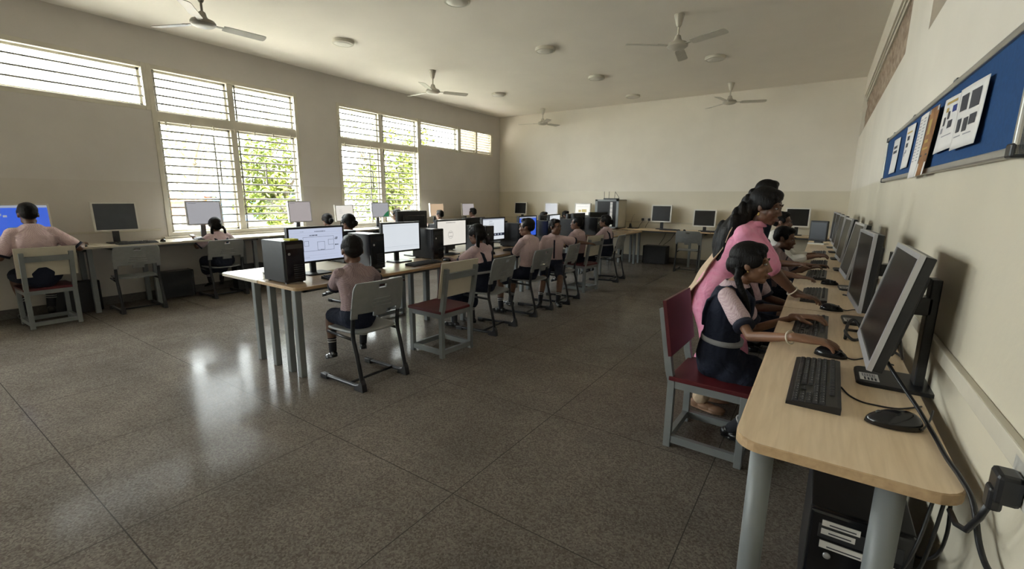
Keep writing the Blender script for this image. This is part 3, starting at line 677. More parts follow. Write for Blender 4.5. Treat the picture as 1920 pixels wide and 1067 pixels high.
# ------------------------------------------------------------------ screens and computers
def screen_art(b, kind, w, h, y):
    """lines drawn on a lit screen, u from the viewer's left, v up; slots: 1 dark line, 2 pale line, 3 accent"""
    def X(u): return (.5 - u) * w
    def rect(u0, v0, u1, v1, mi, d=.0006): b.box((X(u1), y, v0 * h), (X(u0), y + d, v1 * h), mi)
    def frame(u0, v0, u1, v1, t=.004, mi=1):
        tv = t * w / h
        rect(u0, v0, u1, v0 + tv, mi); rect(u0, v1 - tv, u1, v1, mi); rect(u0, v0, u0 + t, v1, mi); rect(u1 - t, v0, u1, v1, mi)
    rnd = random.Random(len(kind) * 7)
    def words(u, v, n, hgt=.022, mi=1):
        for _ in range(n):
            l = rnd.uniform(.008, .03); rect(u, v, u + l, v + hgt, mi); u += l + .008
    if kind == 'plan':
        rect(.0, .87, 1, .874, 2); rect(.0, .80, 1, .803, 2); words(.2, .90, 3, mi=2); words(.46, .89, 9)
        frame(.24, .30, .82, .74); frame(.26, .46, .34, .62); frame(.50, .32, .64, .58); frame(.71, .46, .82, .63)
        words(.36, .77, 6, .03); words(.85, .66, 2, .03); words(.84, .62, 2, .03); words(.84, .43, 3, .035); words(.56, .315, 3, .018)
        rect(.2, .16, .9, .164, 2); rect(.18, .08, .92, .083, 2); words(.2, .10, 5, .015, 2)
    elif kind == 'page':
        rect(0, .93, 1, .934, 2); rect(0, .16, 1, .166, 2); rect(0, .10, 1, .104, 2)
    elif kind == 'circle':
        words(.3, .92, 14, .02); n = 28; cx, cy, r = .45, .42, .16
        for k in range(n):
            a, c = 2 * PI * k / n, 2 * PI * (k + 1) / n; q = h / w
            b.bar((X(cx + r * math.cos(a) * q), y + .0004, (cy + r * math.sin(a)) * h), (X(cx + r * math.cos(c) * q), y + .0004, (cy + r * math.sin(c)) * h), .0022, .0006, 1, up=(0, 1, 0))
        words(.4, .5, 4, .02); words(.4, .34, 4, .02)
    elif kind == 'text':
        rect(0, .95, 1, 1, 2)
        for k in range(6): words(.3 - .03 * (k % 2), .88 - .055 * k, 6 + (k * 5) % 4, .018, 2 if k % 3 else 1)
        rect(0, .17, 1, .30, 1)
        for k in range(6): rect(.12 + .14 * k, .20, .18 + .14 * k, .27, 2, .0009)
    elif kind == 'desktop':
        rect(0, .93, 1, 1, 2); rect(.28, .05, .62, .22, 3); rect(.34, .22, .50, .36, 3)
        for u, v in ((.12, .74), (.22, .7), (.16, .62), (.3, .66)): rect(u, v, u + .06, v + .06, 2)
    elif kind == 'menu':
        words(.05, .93, 10, .02)
    elif kind == 'corner':
        words(.05, .92, 6, .02)
        b.add([V((X(.62), y + .0006, .0)), V((X(1), y + .0006, 0)), V((X(1), y + .0006, .45 * h)), V((X(.8), y + .0006, .26 * h))], [(0, 1, 2, 3), (3, 2, 1, 0)], 3)
    elif kind == 'logo':
        rect(.22, .25, .42, .46, 3); rect(.46, .25, .80, .52, 3); rect(.1, .75, .9, .77, 2)
    elif kind == 'wavy':
        for k in range(3): words(.2, .7 - .1 * k, 7, .02, 2)

def monitor(label, loc, rz, w, h, z0, frame='black', back='black', screen='offscreen', art=None, accent='scr_green', tilt=0., bez=.018, base=(.24, .20), stand_w=.055, stand_d=.11, group='monitors', stand='black', depth=.05, label_card=False, chin=0., cat='monitor', nm='monitor', stand_h=.55):
    """local +Y is where the screen faces; origin on the desk under the screen; z0 = height of the lower edge"""
    t = thing(nm, label, cat, loc, rz, group)
    T = Matrix.Translation((0, 0, z0 + h / 2)) @ Matrix.Rotation(tilt, 4, 'X') @ Matrix.Translation((0, 0, -h / 2))
    b = MB()
    lo, hi = -w / 2, w / 2; d0, d1 = (-.004 if frame == 'silver' else -.022), .012
    for p, q in (((lo, d0, 0), (lo + bez, d1, h)), ((hi - bez, d0, 0), (hi, d1, h)), ((lo + bez, d0, 0), (hi - bez, d1, bez + chin)), ((lo + bez, d0, h - bez), (hi - bez, d1, h))): b.box(p, q, 0, T)
    o = b.build('bezel', frame, t)
    b = MB(); b.box((lo + .003, -.034, .003), (hi - .003, d0 - .0002, h - .003), 0, T, bev=.004); d0 = -.022
    b.box((-w * .36, d0 - depth, h * .12), (w * .36, d0 - .012, h * .84), 0, T, bev=.012); b.build('back_cover', back, t)
    b = MB(); b.box((lo + bez - .0005, -.003, bez + chin - .0005), (hi - bez + .0005, d1 - .004, h - bez + .0005), 0)
    if art:
        a = MB(); screen_art(a, art, w - 2 * bez, h - 2 * bez - chin, 0)
        b.add([V(p) + V((0, d1 - .0039, bez + chin)) for p in a.v], a.f); b.m[-len(a.m):] = a.m
    b.v = [tuple(T @ V(p)) for p in b.v]; b.build('screen', [screen, 'scr_line', 'scr_pale', accent], t)
    b = MB(); b.box((-stand_w / 2, -stand_d, .012), (stand_w / 2, -stand_d + .03, z0 + h * stand_h), bev=.004)
    b.box((-stand_w / 2, -stand_d + .015, z0 + h * .42), (stand_w / 2, -.035, z0 + h * .58), bev=.004); b.build('stand', stand, t)
    b = MB(); r = .03; x0, x1, y0, y1 = -base[0] / 2, base[0] / 2, -stand_d - .04, -stand_d - .04 + base[1]
    slab(b, x0, x1, y0, y1, 0, .014, r, 0, 0); b.build('base', stand, t)
    return t

def tower(label, loc, rz, group='computer towers', w=.175, h=.37, d=.40, lit=False):
    """front panel faces local +Y, origin at the floor centre"""
    t = thing('computer_tower', label, 'computer', loc, rz, group)
    b = MB(); b.box((-w / 2, -d / 2, .012), (w / 2, d / 2 - .03, h), bev=.004); b.build('case', 'black', t)
    b = MB(); b.box((-w / 2, d / 2 - .03, .008), (w / 2, d / 2, h + .003), bev=.010); b.build('front_panel', 'blackgloss', t)
    b = MB(); b.box((-w * .4, d / 2 - .002, h * .82), (w * .4, d / 2 + .002, h * .92), bev=.001); b.build('disc_drive', 'darkplastic', t)
    b = MB(); m = Matrix.Translation((w * .28, d / 2, h * .70)) @ Matrix.Rotation(R(-90), 4, 'X'); b.lathe([(.011, -.003), (.011, .003), (.008, .005)], 14, mtx=m); b.build('power_button', 'silver', t)
    b = MB()
    for k in range(7): b.box((-w * .36, d / 2 - .001, h * (.12 + .05 * k)), (w * .1, d / 2 + .0015, h * (.14 + .05 * k)))
    b.build('front_vent', 'darkplastic', t)
    b = MB()
    for x in (-1, 1):
        for y in (-1, 1): b.box((x * w * .36 - .012, y * d * .38 - .012, 0), (x * w * .36 + .012, y * d * .38 + .012, .013))
    b.build('foot', 'black', t)
    return t

def keyboard(label, loc, rz, w=.44, d=.15, group='keyboards', legends=True):
    """keys read from local -Y side (the typist sits at -Y)"""
    t = thing('keyboard', label, 'keyboard', loc, rz, group)
    b = MB(); b.prism([(-d / 2, 0), (d / 2, 0), (d / 2, .024), (d / 2 - .012, .026), (-d / 2 + .01, .013), (-d / 2, .010)], 0, -w / 2, w / 2); b.build('casing', 'black', t)
    b = MB(); sl = math.atan2(.013, d - .022); T = Matrix.Translation((0, -d / 2 + .01, .013)) @ Matrix.Rotation(sl, 4, 'X')
    D = d - .03; rows = 6; pitch = D / (rows + .4)
    def key(x, wk, r, y_off=0):
        y = .006 + (rows - 1 - r) * pitch + (pitch * .35 if r == 0 else 0)
        g = pitch * .08; x0, x1, y0, y1 = x + g, x + wk - g, y + g, y + pitch - g; i = pitch * .13
        vs = [T @ V(p) for p in ((x0, y0, .001), (x1, y0, .001), (x1, y1, .001), (x0, y1, .001), (x0 + i, y0 + i, .0075), (x1 - i, y0 + i, .0075), (x1 - i, y1 - i, .0075), (x0 + i, y1 - i, .0075))]
        b.add(vs, [(4, 5, 6, 7), (0, 1, 5, 4), (1, 2, 6, 5), (2, 3, 7, 6), (3, 0, 4, 7)], 0)
        if legends and r > 0 and wk < pitch * 1.4: b.add([T @ V(p) for p in ((x0 + i * 1.5, y1 - i * 3.0, .0077), (x0 + i * 2.6, y1 - i * 3.0, .0077), (x0 + i * 2.6, y1 - i * 1.7, .0077), (x0 + i * 1.5, y1 - i * 1.7, .0077))], [(0, 1, 2, 3)], 1)
    L = -w / 2 + .012; mw = (w - .024) * .665; u = mw / 15
    for r, off in enumerate((0, 0, .5, .75, 1.25, 0)):
        if r == 5:
            x = L
            for wk in (1.25, 1.25, 1.25, 6, 1.25, 1.25, 1.25, 1.5): key(x, wk * u, 5); x += wk * u
            continue
        x = L
        if off: key(x, (1 + off) * u, r); x += (1 + off) * u
        while x + u * 1.01 < L + mw - (u if r else 0) * 1.0 + 1e-4: key(x, u, r); x += u
        key(x, L + mw - x, r)
    x0 = L + mw + (w - .024) * .02; uu = (w - .024) * .135 / 3
    for r in range(6):
        for c in range(3):
            if r == 3 or (r == 4 and c != 1): continue
            key(x0 + c * uu, uu, r)
    x0 += uu * 3 + (w - .024) * .015
    for r in range(1, 6):
        for c in range(4): key(x0 + c * uu, uu, r)
    o = b.build('keycaps', ['key', 'legend'], t); o['kind'] = 'stuff'
    return t

def mouse(label, loc, rz, group='mice', s=1.):
    t = thing('computer_mouse', label, 'mouse', loc, rz, group)
    def f(u, v):
        a = u * 2 * PI; r = v
        x = math.cos(a) * r * .031 * s; y = math.sin(a) * r * .056 * s
        z = .036 * s * math.sqrt(max(0, 1 - r ** 2.6)) * (1 - .25 * math.sin(a) * r)
        return (x, y, z + .003)
    b = MB(); n = 20
    rings = [[f(j / n, r) for j in range(n)] for r in (1., .95, .85, .7, .5, .25, .05)]
    vs = [p for q in rings for p in q]; b.add(vs, [(i * n + j, i * n + (j + 1) % n, (i + 1) * n + (j + 1) % n, (i + 1) * n + j) for i in range(6) for j in range(n)] + [tuple(range(n - 1, -1, -1)), tuple(6 * n + j for j in range(n))], 0, True)
    b.build('shell', 'blackgloss', t)
    b = MB(); m = Matrix.Translation((0, .03 * s, .027 * s)) @ Matrix.Rotation(R(90), 4, 'Y'); b.lathe([(.006, -.004), (.009, -.002), (.009, .002), (.006, .004)], 14, mtx=m); b.build('scroll_wheel', 'darkplastic', t)
    return t

def cable(label, pts, r=.004, m='black', group=None, name='cable'):
    P = [V(p) for p in pts]; out = []
    for i in range(len(P) - 1):
        p0, p1, p2, p3 = P[max(i - 1, 0)], P[i], P[i + 1], P[min(i + 2, len(P) - 1)]
        for k in range(6):
            t = k / 6; out.append(.5 * ((2 * p1) + (p2 - p0) * t + (2 * p0 - 5 * p1 + 4 * p2 - p3) * t * t + (3 * p1 - p0 - 3 * p2 + p3) * t ** 3))
    out.append(P[-1]); b = MB(); b.tube(out, r, 8); return tag(b.build(name, m), label, 'cable', group)

# --- centre row, aisle side: black wide monitors, screens face the aisle
XM = -3.92; zb = .117
for y0, y1, scr, art, rz, lab in ((2.185, 2.77, 'scr_blue_white', 'plan', -90, 'lit black monitor showing a floor plan drawing, nearest of the centre row'),
        (3.245, 3.80, 'scr_white', 'page', -92, 'lit black monitor with an empty white page, second of the centre row'),
        (4.085, 4.66, 'scr_cream', 'circle', -90, 'lit black monitor showing a drawn circle, third of the centre row'),
        (5.01, 5.54, 'scr_white', 'text', -92, 'lit black monitor with text lines and dark icon strip, fourth of the centre row'),
        (5.93, 6.47, 'scr_blue', 'desktop', -90, 'lit black monitor with a blue desktop behind the upright boy'),
        (6.83, 7.36, 'scr_white', 'menu', -82, 'lit white monitor past the blue one, in the centre row'),
        (7.80, 8.33, 'offscreen', None, -90, 'dark black monitor in the centre row in front of the boy who looks away'),
        (8.75, 9.28, 'offscreen', None, -112, 'dark black monitor farthest along the aisle side of the centre row')):
    monitor(lab, (XM, (y0 + y1) / 2, ZC), R(rz), y1 - y0, .337, zb, screen=scr, art=art, group='monitors on the aisle side of the centre row', accent='scr_green')
TW = 'towers on the aisle side of the centre row'
tw = tower('black computer tower at the near end of the centre row, yellow note on top', (-3.82, 2.09, ZC), R(-90), TW, h=.36, d=.36)
for y, x, lab in ((3.01, -3.88, 'black computer tower behind the small boy, between the floor plan and white page monitors'), (3.955, -3.93, 'black computer tower between the white page and drawn circle monitors'), (4.83, -3.82, 'black computer tower behind the girl with plaits'), (5.70, -3.86, 'black computer tower left of the blue desktop monitor'), (6.64, -3.92, 'black computer tower between the blue and white monitors'), (7.58, -3.86, 'black computer tower between the turned boy and the far dark monitor'), (8.52, -3.86, 'black computer tower farthest along the aisle side')):
    dup(tw, (x, y, ZC), R(-90), lab)
kb = keyboard('black keyboard in front of the floor plan monitor', (-3.60, 2.55, ZC), R(90), .43, .14, 'keyboards on the centre row', legends=True)
for y, x, lab in ((3.55, -3.60, 'black keyboard in front of the white page monitor'), (4.42, -3.60, 'black keyboard in front of the drawn circle monitor'), (5.35, -3.58, 'black keyboard in front of the text and icon strip monitor'), (6.2, -3.60, 'black keyboard in front of the blue desktop monitor'), (7.1, -3.60, 'black keyboard in front of the far white monitor')):
    dup(kb, (x, y, ZC), R(91), lab)
ms = mouse('black mouse beside the white page keyboard', (-3.56, 3.88, ZC), R(90), 'mice on the centre row')
for y, lab in ((2.86, 'black mouse beside the floor plan keyboard'), (4.74, 'black mouse beside the drawn circle keyboard')): dup(ms, (-3.55, y, ZC), R(90), lab)
b = MB(); b.box((-.05, -.038, 0), (.05, .038, .012)); o = b.build('sticky_note_pad', 'yellow', loc=(-3.70, 2.10, ZC + .3635)); tag(o, 'yellow sticky note pad lying on the nearest computer tower', 'note pad')
t = thing('power_adapter', 'pale power adapter box at the gap between the first pair of tables', 'adapter', (-4.10, 2.12, ZC))
b = MB(); b.box((-.05, -.06, 0), (.05, .06, .055), bev=.006); b.build('box', 'white_plastic', t)
b = MB(); b.tube([(.03, -.06, .03), (.06, -.10, .05), (.10, -.06, .07), (.08, .0, .02)], .005, 8); b.build('lead', 'black', t)
# --- centre row, window side: monitors and towers seen from behind
for y0, y1, z0, lab, rz in ((3.80, 4.30, .24, 'black monitor seen from behind above the drawn circle monitor, centre row', 90), (5.05, 5.55, .12, 'black monitor seen from behind, top edge above the girl with plaits', 90), (8.35, 8.85, .10, 'black monitor seen from behind near the far child heads', 84), (7.2, 7.7, .10, 'black monitor seen from behind, left of the turned boy', 90)):
    monitor(lab, (-4.31, (y0 + y1) / 2, ZC), R(rz), y1 - y0, .32, z0, screen='offscreen', group='monitors on the window side of the centre row')
TF = 'towers on the window side of the centre row'
for y, lab, x in ((3.13, 'tall black computer tower with bright top behind the second aisle tower', -4.50), (4.75, 'black computer tower on the window side, behind the drawn circle monitor', -4.45), (6.05, 'black computer tower on the window side, behind the upright boy', -4.45), (8.1, 'black computer tower on the window side near the far child heads', -4.45), (9.5, 'black computer tower on the window side, farthest along', -4.45)):
    dup(tw, (x, y, ZC), R(90), lab, TF)
# --- window wall: old white or grey framed monitors
GL = 'monitors along the window wall'
for y0, y1, z0, z1, fr, scr, art, lab, acc in ((.84, 1.41, .955, 1.385, 'white_plastic', 'scr_blue', 'desktop', 'white framed monitor with a blue desktop in front of the boy at the left edge', 'scr_green'),
        (1.79, 2.26, 1.025, 1.40, 'white_plastic', 'offscreen_grey', None, 'white framed monitor with a dark screen against the window wall', 'scr_green'),
        (2.84, 3.32, 1.06, 1.42, 'silver', 'scr_grey', 'menu', 'grey framed monitor with a pale grey screen in front of the nearer tall window', 'scr_green'),
        (4.40, 4.84, 1.04, 1.416, 'silver', 'scr_pink', 'menu', 'grey framed monitor with a pinkish screen at the right edge of the nearer tall window', 'scr_green'),
        (5.33, 5.75, 1.02, 1.345, 'white_plastic', 'scr_cream', 'wavy', 'white framed monitor with a cream screen at the left edge of the farther tall window', 'scr_green'),
        (6.19, 6.65, 1.07, 1.385, 'silver', 'scr_grey', 'corner', 'grey framed monitor with a green lower corner in front of the farther tall window', 'scr_green'),
        (7.90, 8.38, 1.05, 1.362, 'white_plastic', 'scr_orange', None, 'white framed monitor with an orange screen right of the farther tall window', 'scr_green'),
        (9.07, 9.57, 1.03, 1.358, 'white_plastic', 'scr_pink', None, 'white framed monitor with a pale pink screen farthest along the window wall', 'scr_green')):
    monitor(lab, (-7.76, (y0 + y1) / 2, ZL), R(-90), y1 - y0, z1 - z0, z0 - ZL, fr, 'white_plastic' if fr != 'silver' else 'silver', scr, art, acc, tilt=R(4), base=(.22, .20), stand_w=.07, stand='darkplastic' if y0 > 1.5 and fr == 'white_plastic' else ('white_plastic' if y0 < 1 else 'darkplastic'), group=GL)
KL = 'keyboards along the window wall'
for y, lab in ((2.15, 'black keyboard on the window wall desk in front of the dark white framed monitor'), (3.05, 'keyboard on the window wall desk at the girl in the nearer tall window'), (1.0, 'keyboard on the window wall desk in front of the boy at the left edge')):
    dup(kb, (-7.53, y, ZL), R(90), lab, KL)
dup(ms, (-7.54, 2.44, ZL), R(90), 'black mouse beside the keyboard of the dark window wall monitor', 'mice along the window wall')
dup(ms, (-7.54, 1.62, ZL), R(80), 'mouse under the outstretched hand of the boy at the left edge', 'mice along the window wall')
fl = tower('black computer tower standing sideways on the floor beside the empty window wall chair', (-7.86, 2.62, 0), R(0), 'towers on the floor', h=.40, d=.46)
dup(fl, (-7.80, 1.52, 0), R(0), 'black computer tower on the floor behind the wooden chair at the left edge')
dup(fl, (-7.70, 3.62, 0), R(0), 'black computer tower on the floor under the nearer tall window, right of the seated girl')
b = MB(); b.box((-.15, -.10, 0), (.15, .10, .004)); tag(b.build('paper_sheet', 'paper', loc=(-7.60, 2.74, ZL)), 'white paper sheets lying left of the girl in front of the nearer tall window', 'paper')
# --- back wall
GB = 'monitors along the back wall'
for x0, x1, z0, z1, fr, scr, art, lab in ((-7.31, -6.90, 1.05, 1.39, 'white_plastic', 'offscreen', None, 'white framed dark monitor farthest left on the back wall'), (-6.31, -5.90, 1.05, 1.386, 'white_plastic', 'scr_grey', None, 'white framed monitor with a blank grey screen on the back wall'), (-5.40, -4.95, 1.06, 1.385, 'white_plastic', 'scr_cream', 'logo', 'white framed monitor with yellow shapes on screen, left of the grey cabinet'),
        (-3.37, -2.90, .97, 1.37, 'white_plastic', 'offscreen', None, 'white square dark monitor just right of the grey cabinet'), (-2.41, -1.93, .90, 1.285, 'white_plastic', 'offscreen', None, 'white square dark monitor above the empty chair at the back wall'), (-.62, -.19, .97, 1.355, 'white_plastic', 'offscreen', None, 'white framed dark monitor behind the man in white at the back wall')):
    monitor(lab, ((x0 + x1) / 2, 10.86, ZB), R(180), x1 - x0, z1 - z0, z0 - ZB, fr, fr, scr, art, 'scr_yellow', tilt=R(5), base=(.22, .20), stand_w=.07, group=GB, bez=.026, stand='black')
for x, y, lab in ((-2.85, 10.62, 'black keyboard in front of the square monitor right of the cabinet'), (-1.95, 10.62, 'black keyboard in front of the square monitor above the empty back chair')):
    dup(kb, (x, y, ZB), R(0), lab, 'keyboards on the back wall desk')
dup(ms, (-2.52, 10.6, ZB), 0, 'black mouse right of the keyboard nearest the cabinet', 'mice on the back wall desk')
tower('wide black computer under the back wall desk between cabinet and chair', (-3.17, 10.75, 0), R(90), 'towers on the floor', w=.30, h=.42, d=.54)
t = thing('server_cabinet', 'grey steel server cabinet with dark glass door on the back wall desk', 'cabinet', (-4.30, 10.62, ZB + .0))
b = MB(); w, d, h = .60, .50, .685
for lo, hi in (((-w / 2, -d / 2, 0), (-w / 2 + .02, d / 2, h)), ((w / 2 - .02, -d / 2, 0), (w / 2, d / 2, h)), ((-w / 2, -d / 2, h - .02), (w / 2, d / 2, h)), ((-w / 2, -d / 2, 0), (w / 2, d / 2, .02)), ((-w / 2, d / 2 - .02, 0), (w / 2, d / 2, h))): b.box(lo, hi)
b.build('body', 'beige', t)
b = MB(); b.box((-w / 2, -d / 2 - .02, .0), (-w / 2 + .06, -d / 2, h)); b.box((w / 2 - .06, -d / 2 - .02, 0), (w / 2, -d / 2, h)); b.box((-w / 2, -d / 2 - .02, 0), (w / 2, -d / 2, .04)); b.box((-w / 2, -d / 2 - .02, h - .04), (w / 2, -d / 2, h)); dr = b.build('door', 'steel', t)
b = MB(); b.box((-w / 2 + .06, -d / 2 - .014, .04), (w / 2 - .06, -d / 2 - .008, h - .04)); b.build('glass', 'offscreen', dr)
b = MB(); b.box((.09, -d / 2 - .024, .05), (.15, -d / 2 - .016, h - .06))
b.build('handle_strip', 'paper', dr)
b = MB()
for k in range(6): b.box((.09, -d / 2 - .0255, .10 + .095 * k), (.15, -d / 2 - .0235, .112 + .095 * k))
b.build('strip_mark', 'inkgrey', dr)
t = thing('wifi_router', 'black router with upright antennas on top of the grey cabinet', 'router', (-4.30, 10.62, ZB + .685))
b = MB(); b.box((-.17, -.09, 0), (.17, .09, .032), bev=.006); b.build('box', 'black', t)
for x, y, dx in ((-.15, -.08, -.005), (-.03, -.08, .0), (.05, .08, .01), (.16, .08, -.1)):
    b = MB(); b.tube([(x, y, .02), (x, y, .05), (x + dx, y, .19)], [.007, .006, .005], 8); b.build('antenna', 'black', t)
t = thing('adapter_box', 'small black box and dark wires right of the grey cabinet on the desk', 'adapter', (-3.82, 10.78, ZB))
b = MB(); b.box((-.08, -.05, 0), (.08, .05, .02), bev=.004); b.prism([(-.05, .02), (.02, .02), (-.01, .12), (-.03, .12)], 1, -.03, .03); b.build('box', 'black', t)
b = MB(); b.tube([(-.02, 0, .1), (.0, .06, .25), (.0, .2, .34)], .004, 6); b.tube([(.08, 0, .01), (.14, -.03, .012), (.2, .0, .02)], .01, 6); b.build('wire', 'black', t)
def plug_socket(label, loc, rz, n=1):
    t = thing('wall_socket', label, 'socket', loc, rz, 'wall sockets')
    b = MB(); b.box((-.06 * n, 0, -.045), (.06 * n, .022, .045), bev=.005); b.build('plate', 'white_plastic', t)
    return t
plug_socket('double wall socket with black plugs above the back wall desk', (-3.56, YB - .022, 1.01), R(180), 1.6)
for x, lab in ((-3.64, 'left of the two black plugs in the back wall socket'), (-3.48, 'right of the two black plugs in the back wall socket')):
    t = thing('power_plug', lab, 'plug', (x, YB - .046, 1.01), R(180), 'plugs in the back wall socket')
    b = MB(); b.box((-.028, 0, -.03), (.028, .05, .03), bev=.008); b.build('body', 'black', t)
    b = MB(); b.tube([(0, .04, -.02), (0, .06, -.06), (.05, .06, -.13), (.06, .1, -.195)], .005, 8); b.build('lead', 'black', t)
for pts, lab in (([(-2.98, 10.9, ZB + .004), (-3.05, 11.105, .78), (-3.1, 11.105, .6), (-3.15, 10.9, .43)], 'black lead dropping behind the back wall desk to the left of the floor computer'), ([(-2.7, 10.9, ZB + .004), (-2.8, 11.105, .78), (-2.95, 11.105, .55), (-3.05, 10.9, .43)], 'black lead dropping behind the back wall desk to the right of the floor computer')):
    cable(lab, pts, .006, group='leads under the back wall desk')
# ------------------------------------------------------------------ right wall row
GR = 'monitors along the right wall'
def sticker(t, loc):
    b = MB(); b.box((-.045, -.03, 0), (.045, .03, .0006)); 
    for k in range(4): b.box((-.04, -.022 + .011 * k, .0004), (-.01 + .003 * (k % 2), -.016 + .011 * k, .0011), 1)
    b.box((.0, -.02, .0004), (.035, .022, .0011), 2)
    for k in range(5): b.box((.004, -.017 + .008 * k, .001), (.032, -.015 + .008 * k, .0016), 0)
    o = b.build('label_sticker', ['paper', 'ink', 'inkgrey'], t); o.location = loc; return o
for i, (y, x, tl, yaw, lab) in enumerate(((2.225, .247, 12, 0, 'large silver framed dark monitor nearest the camera, leaning back on a black stand'), (3.26, .224, 2.5, 3, 'silver framed dark monitor second along the right wall'), (4.48, .232, 9, 3, 'silver framed dark monitor third along the right wall, leaning back'), (5.68, .215, 7, 3, 'silver framed dark monitor fourth along the right wall'), (6.72, .20, 4, 3, 'silver framed dark monitor fifth along the right wall'), (7.60, .185, 3, 3, 'silver framed dark monitor sixth along the right wall'), (8.35, .17, 2, 3, 'silver framed dark monitor farthest along the right wall'))):
    t = monitor(lab, (x, y, ZR), R(90 + yaw), .55, .425, .107, 'silver', 'black', 'offscreen', None, tilt=R(tl), bez=.017, base=(.215, .245), stand_w=.075, stand_d=.142 if i == 0 else .15, stand_h=.74, depth=.034, group=GR, chin=.012)
    if i < 3: sticker(t, (-.03, .02, .0143))
t = thing('monitor', 'small grey screen in a dark frame standing at an angle past the silver monitors', 'monitor', (-.02, 8.9, ZR), R(160))
b = MB(); b.box((-.13, -.05, .05), (.13, .0, .38), bev=.01); b.box((-.05, -.12, .0), (.05, -.03, .2)); b.build('casing', 'black', t)
b = MB(); b.box((-.11, -.002, .085), (.11, .003, .35)); b.build('screen', 'offscreen_grey', t)
b = MB(); b.box((-.12, -.14, 0), (.12, .04, .02)); b.build('base', 'white_plastic', t)
KR = 'keyboards along the right wall'
k1 = keyboard('large black keyboard on the maple desk nearest the camera', (.052, 2.035, ZR), R(-91), .55, .158, KR)
for x, y, lab in ((.018, 2.935, 'black keyboard second along the right wall, beyond the hand of the front girl'), (.022, 3.98, 'black keyboard third along the right wall, beyond the wrist with the white bangle'), (.02, 5.1, 'keyboard beside the pointing arm on the right wall desk'), (.03, 6.0, 'keyboard in front of the boy beside the pointing arm'), (.02, 7.2, 'keyboard far along the right wall desk')):
    dup(k1, (x, y, ZR), R(-91), lab)
m1 = mouse('black mouse on the maple desk nearest the camera, in front of the monitor base', (.262, 1.775, ZR), R(100), 'mice along the right wall', 1.35)
for x, y, a, lab in ((.105, 2.445, -93, 'black mouse under the right hand of the front girl'), (.12, 3.52, -90, 'black mouse under the dark hand with the white bangle'), (.12, 4.62, -90, 'mouse under the hand below the pointing arm')):
    dup(m1, (x, y, ZR), R(a), lab).scale = (.85, .85, .85)
plug_socket('white wall socket low at the right edge of the photo', (XR, 1.225, .95), R(90), 1.2)
t = thing('power_plug', 'big black plug in the socket at the right edge of the photo', 'plug', (XR - .022, 1.235, .935), R(90))
b = MB(); b.box((-.028, 0, -.03), (.028, .04, .035), bev=.009); b.box((-.02, .022, -.05), (.016, .046, .0), bev=.007); b.build('body', 'black', t)
b = MB(); b.tube([(.0, .036, -.04), (.02, .04, -.09), (.06, .045, -.15), (.11, .05, -.17), (.17, .05, -.172)], .0065, 8); b.build('lead', 'black', t)
CR = 'cables at the right wall desks'
cable('black monitor cable curving from the nearest monitor over the desk edge to the right', [(.262, 2.10, .915), (.292, 2.02, .875), (.33, 1.90, .835), (.352, 1.74, .813), (.357, 1.60, .812), (.366, 1.50, .812), (.374, 1.41, .80), (.378, 1.33, .74), (.382, 1.26, .725), (.39, 1.18, .75), (.395, 1.1, .80)], .0065, group=CR)
cable('thin mouse lead running from the near mouse to the wall', [(.325, 1.76, ZR + .012), (.34, 1.80, ZR + .005), (.365, 1.88, ZR + .006), (.385, 1.97, ZR + .006)], .003, group=CR)
cable('thin lead between the near keyboard and the monitor base', [(.133, 2.02, ZR + .010), (.155, 1.97, ZR + .003), (.185, 1.93, ZR + .003), (.22, 1.92, ZR + .003), (.29, 1.93, ZR + .003), (.36, 2.0, ZR + .003)], .003, group=CR)
cable('thin mouse lead in front of the fingers of the front girl', [(.158, 2.44, ZR + .012), (.19, 2.445, ZR + .003), (.26, 2.52, ZR + .003), (.33, 2.46, ZR + .003)], .0028, group=CR)
cable('coil of black cable on the desk behind the nearest monitor', [(.17, 2.80, ZR + .006), (.18, 2.93, ZR + .05), (.21, 2.98, ZR + .07), (.25, 2.9, ZR + .01), (.20, 2.78, ZR + .01), (.17, 2.88, ZR + .03), (.23, 2.98, ZR + .012), (.27, 2.84, ZR + .05), (.31, 2.80, ZR + .06), (.34, 2.76, ZR + .02)], .0075, group=CR)
cable('black lead on the desk below the second monitor', [(.16, 3.58, ZR + .01), (.20, 3.56, ZR + .003), (.25, 3.62, ZR + .003), (.33, 3.56, ZR + .003)], .003, group=CR)
cable('black cables hanging behind the nearest monitor stand', [(.30, 2.35, 1.02), (.33, 2.42, .93), (.36, 2.50, .83), (.37, 2.62, ZR + .006), (.34, 2.72, ZR + .006)], .006, group=CR)
cable('black lead bundle on the desk beneath the third monitor', [(.2, 4.15, ZR + .006), (.24, 4.05, ZR + .02), (.30, 4.1, ZR + .03), (.34, 4.0, ZR + .006)], .006, group=CR)
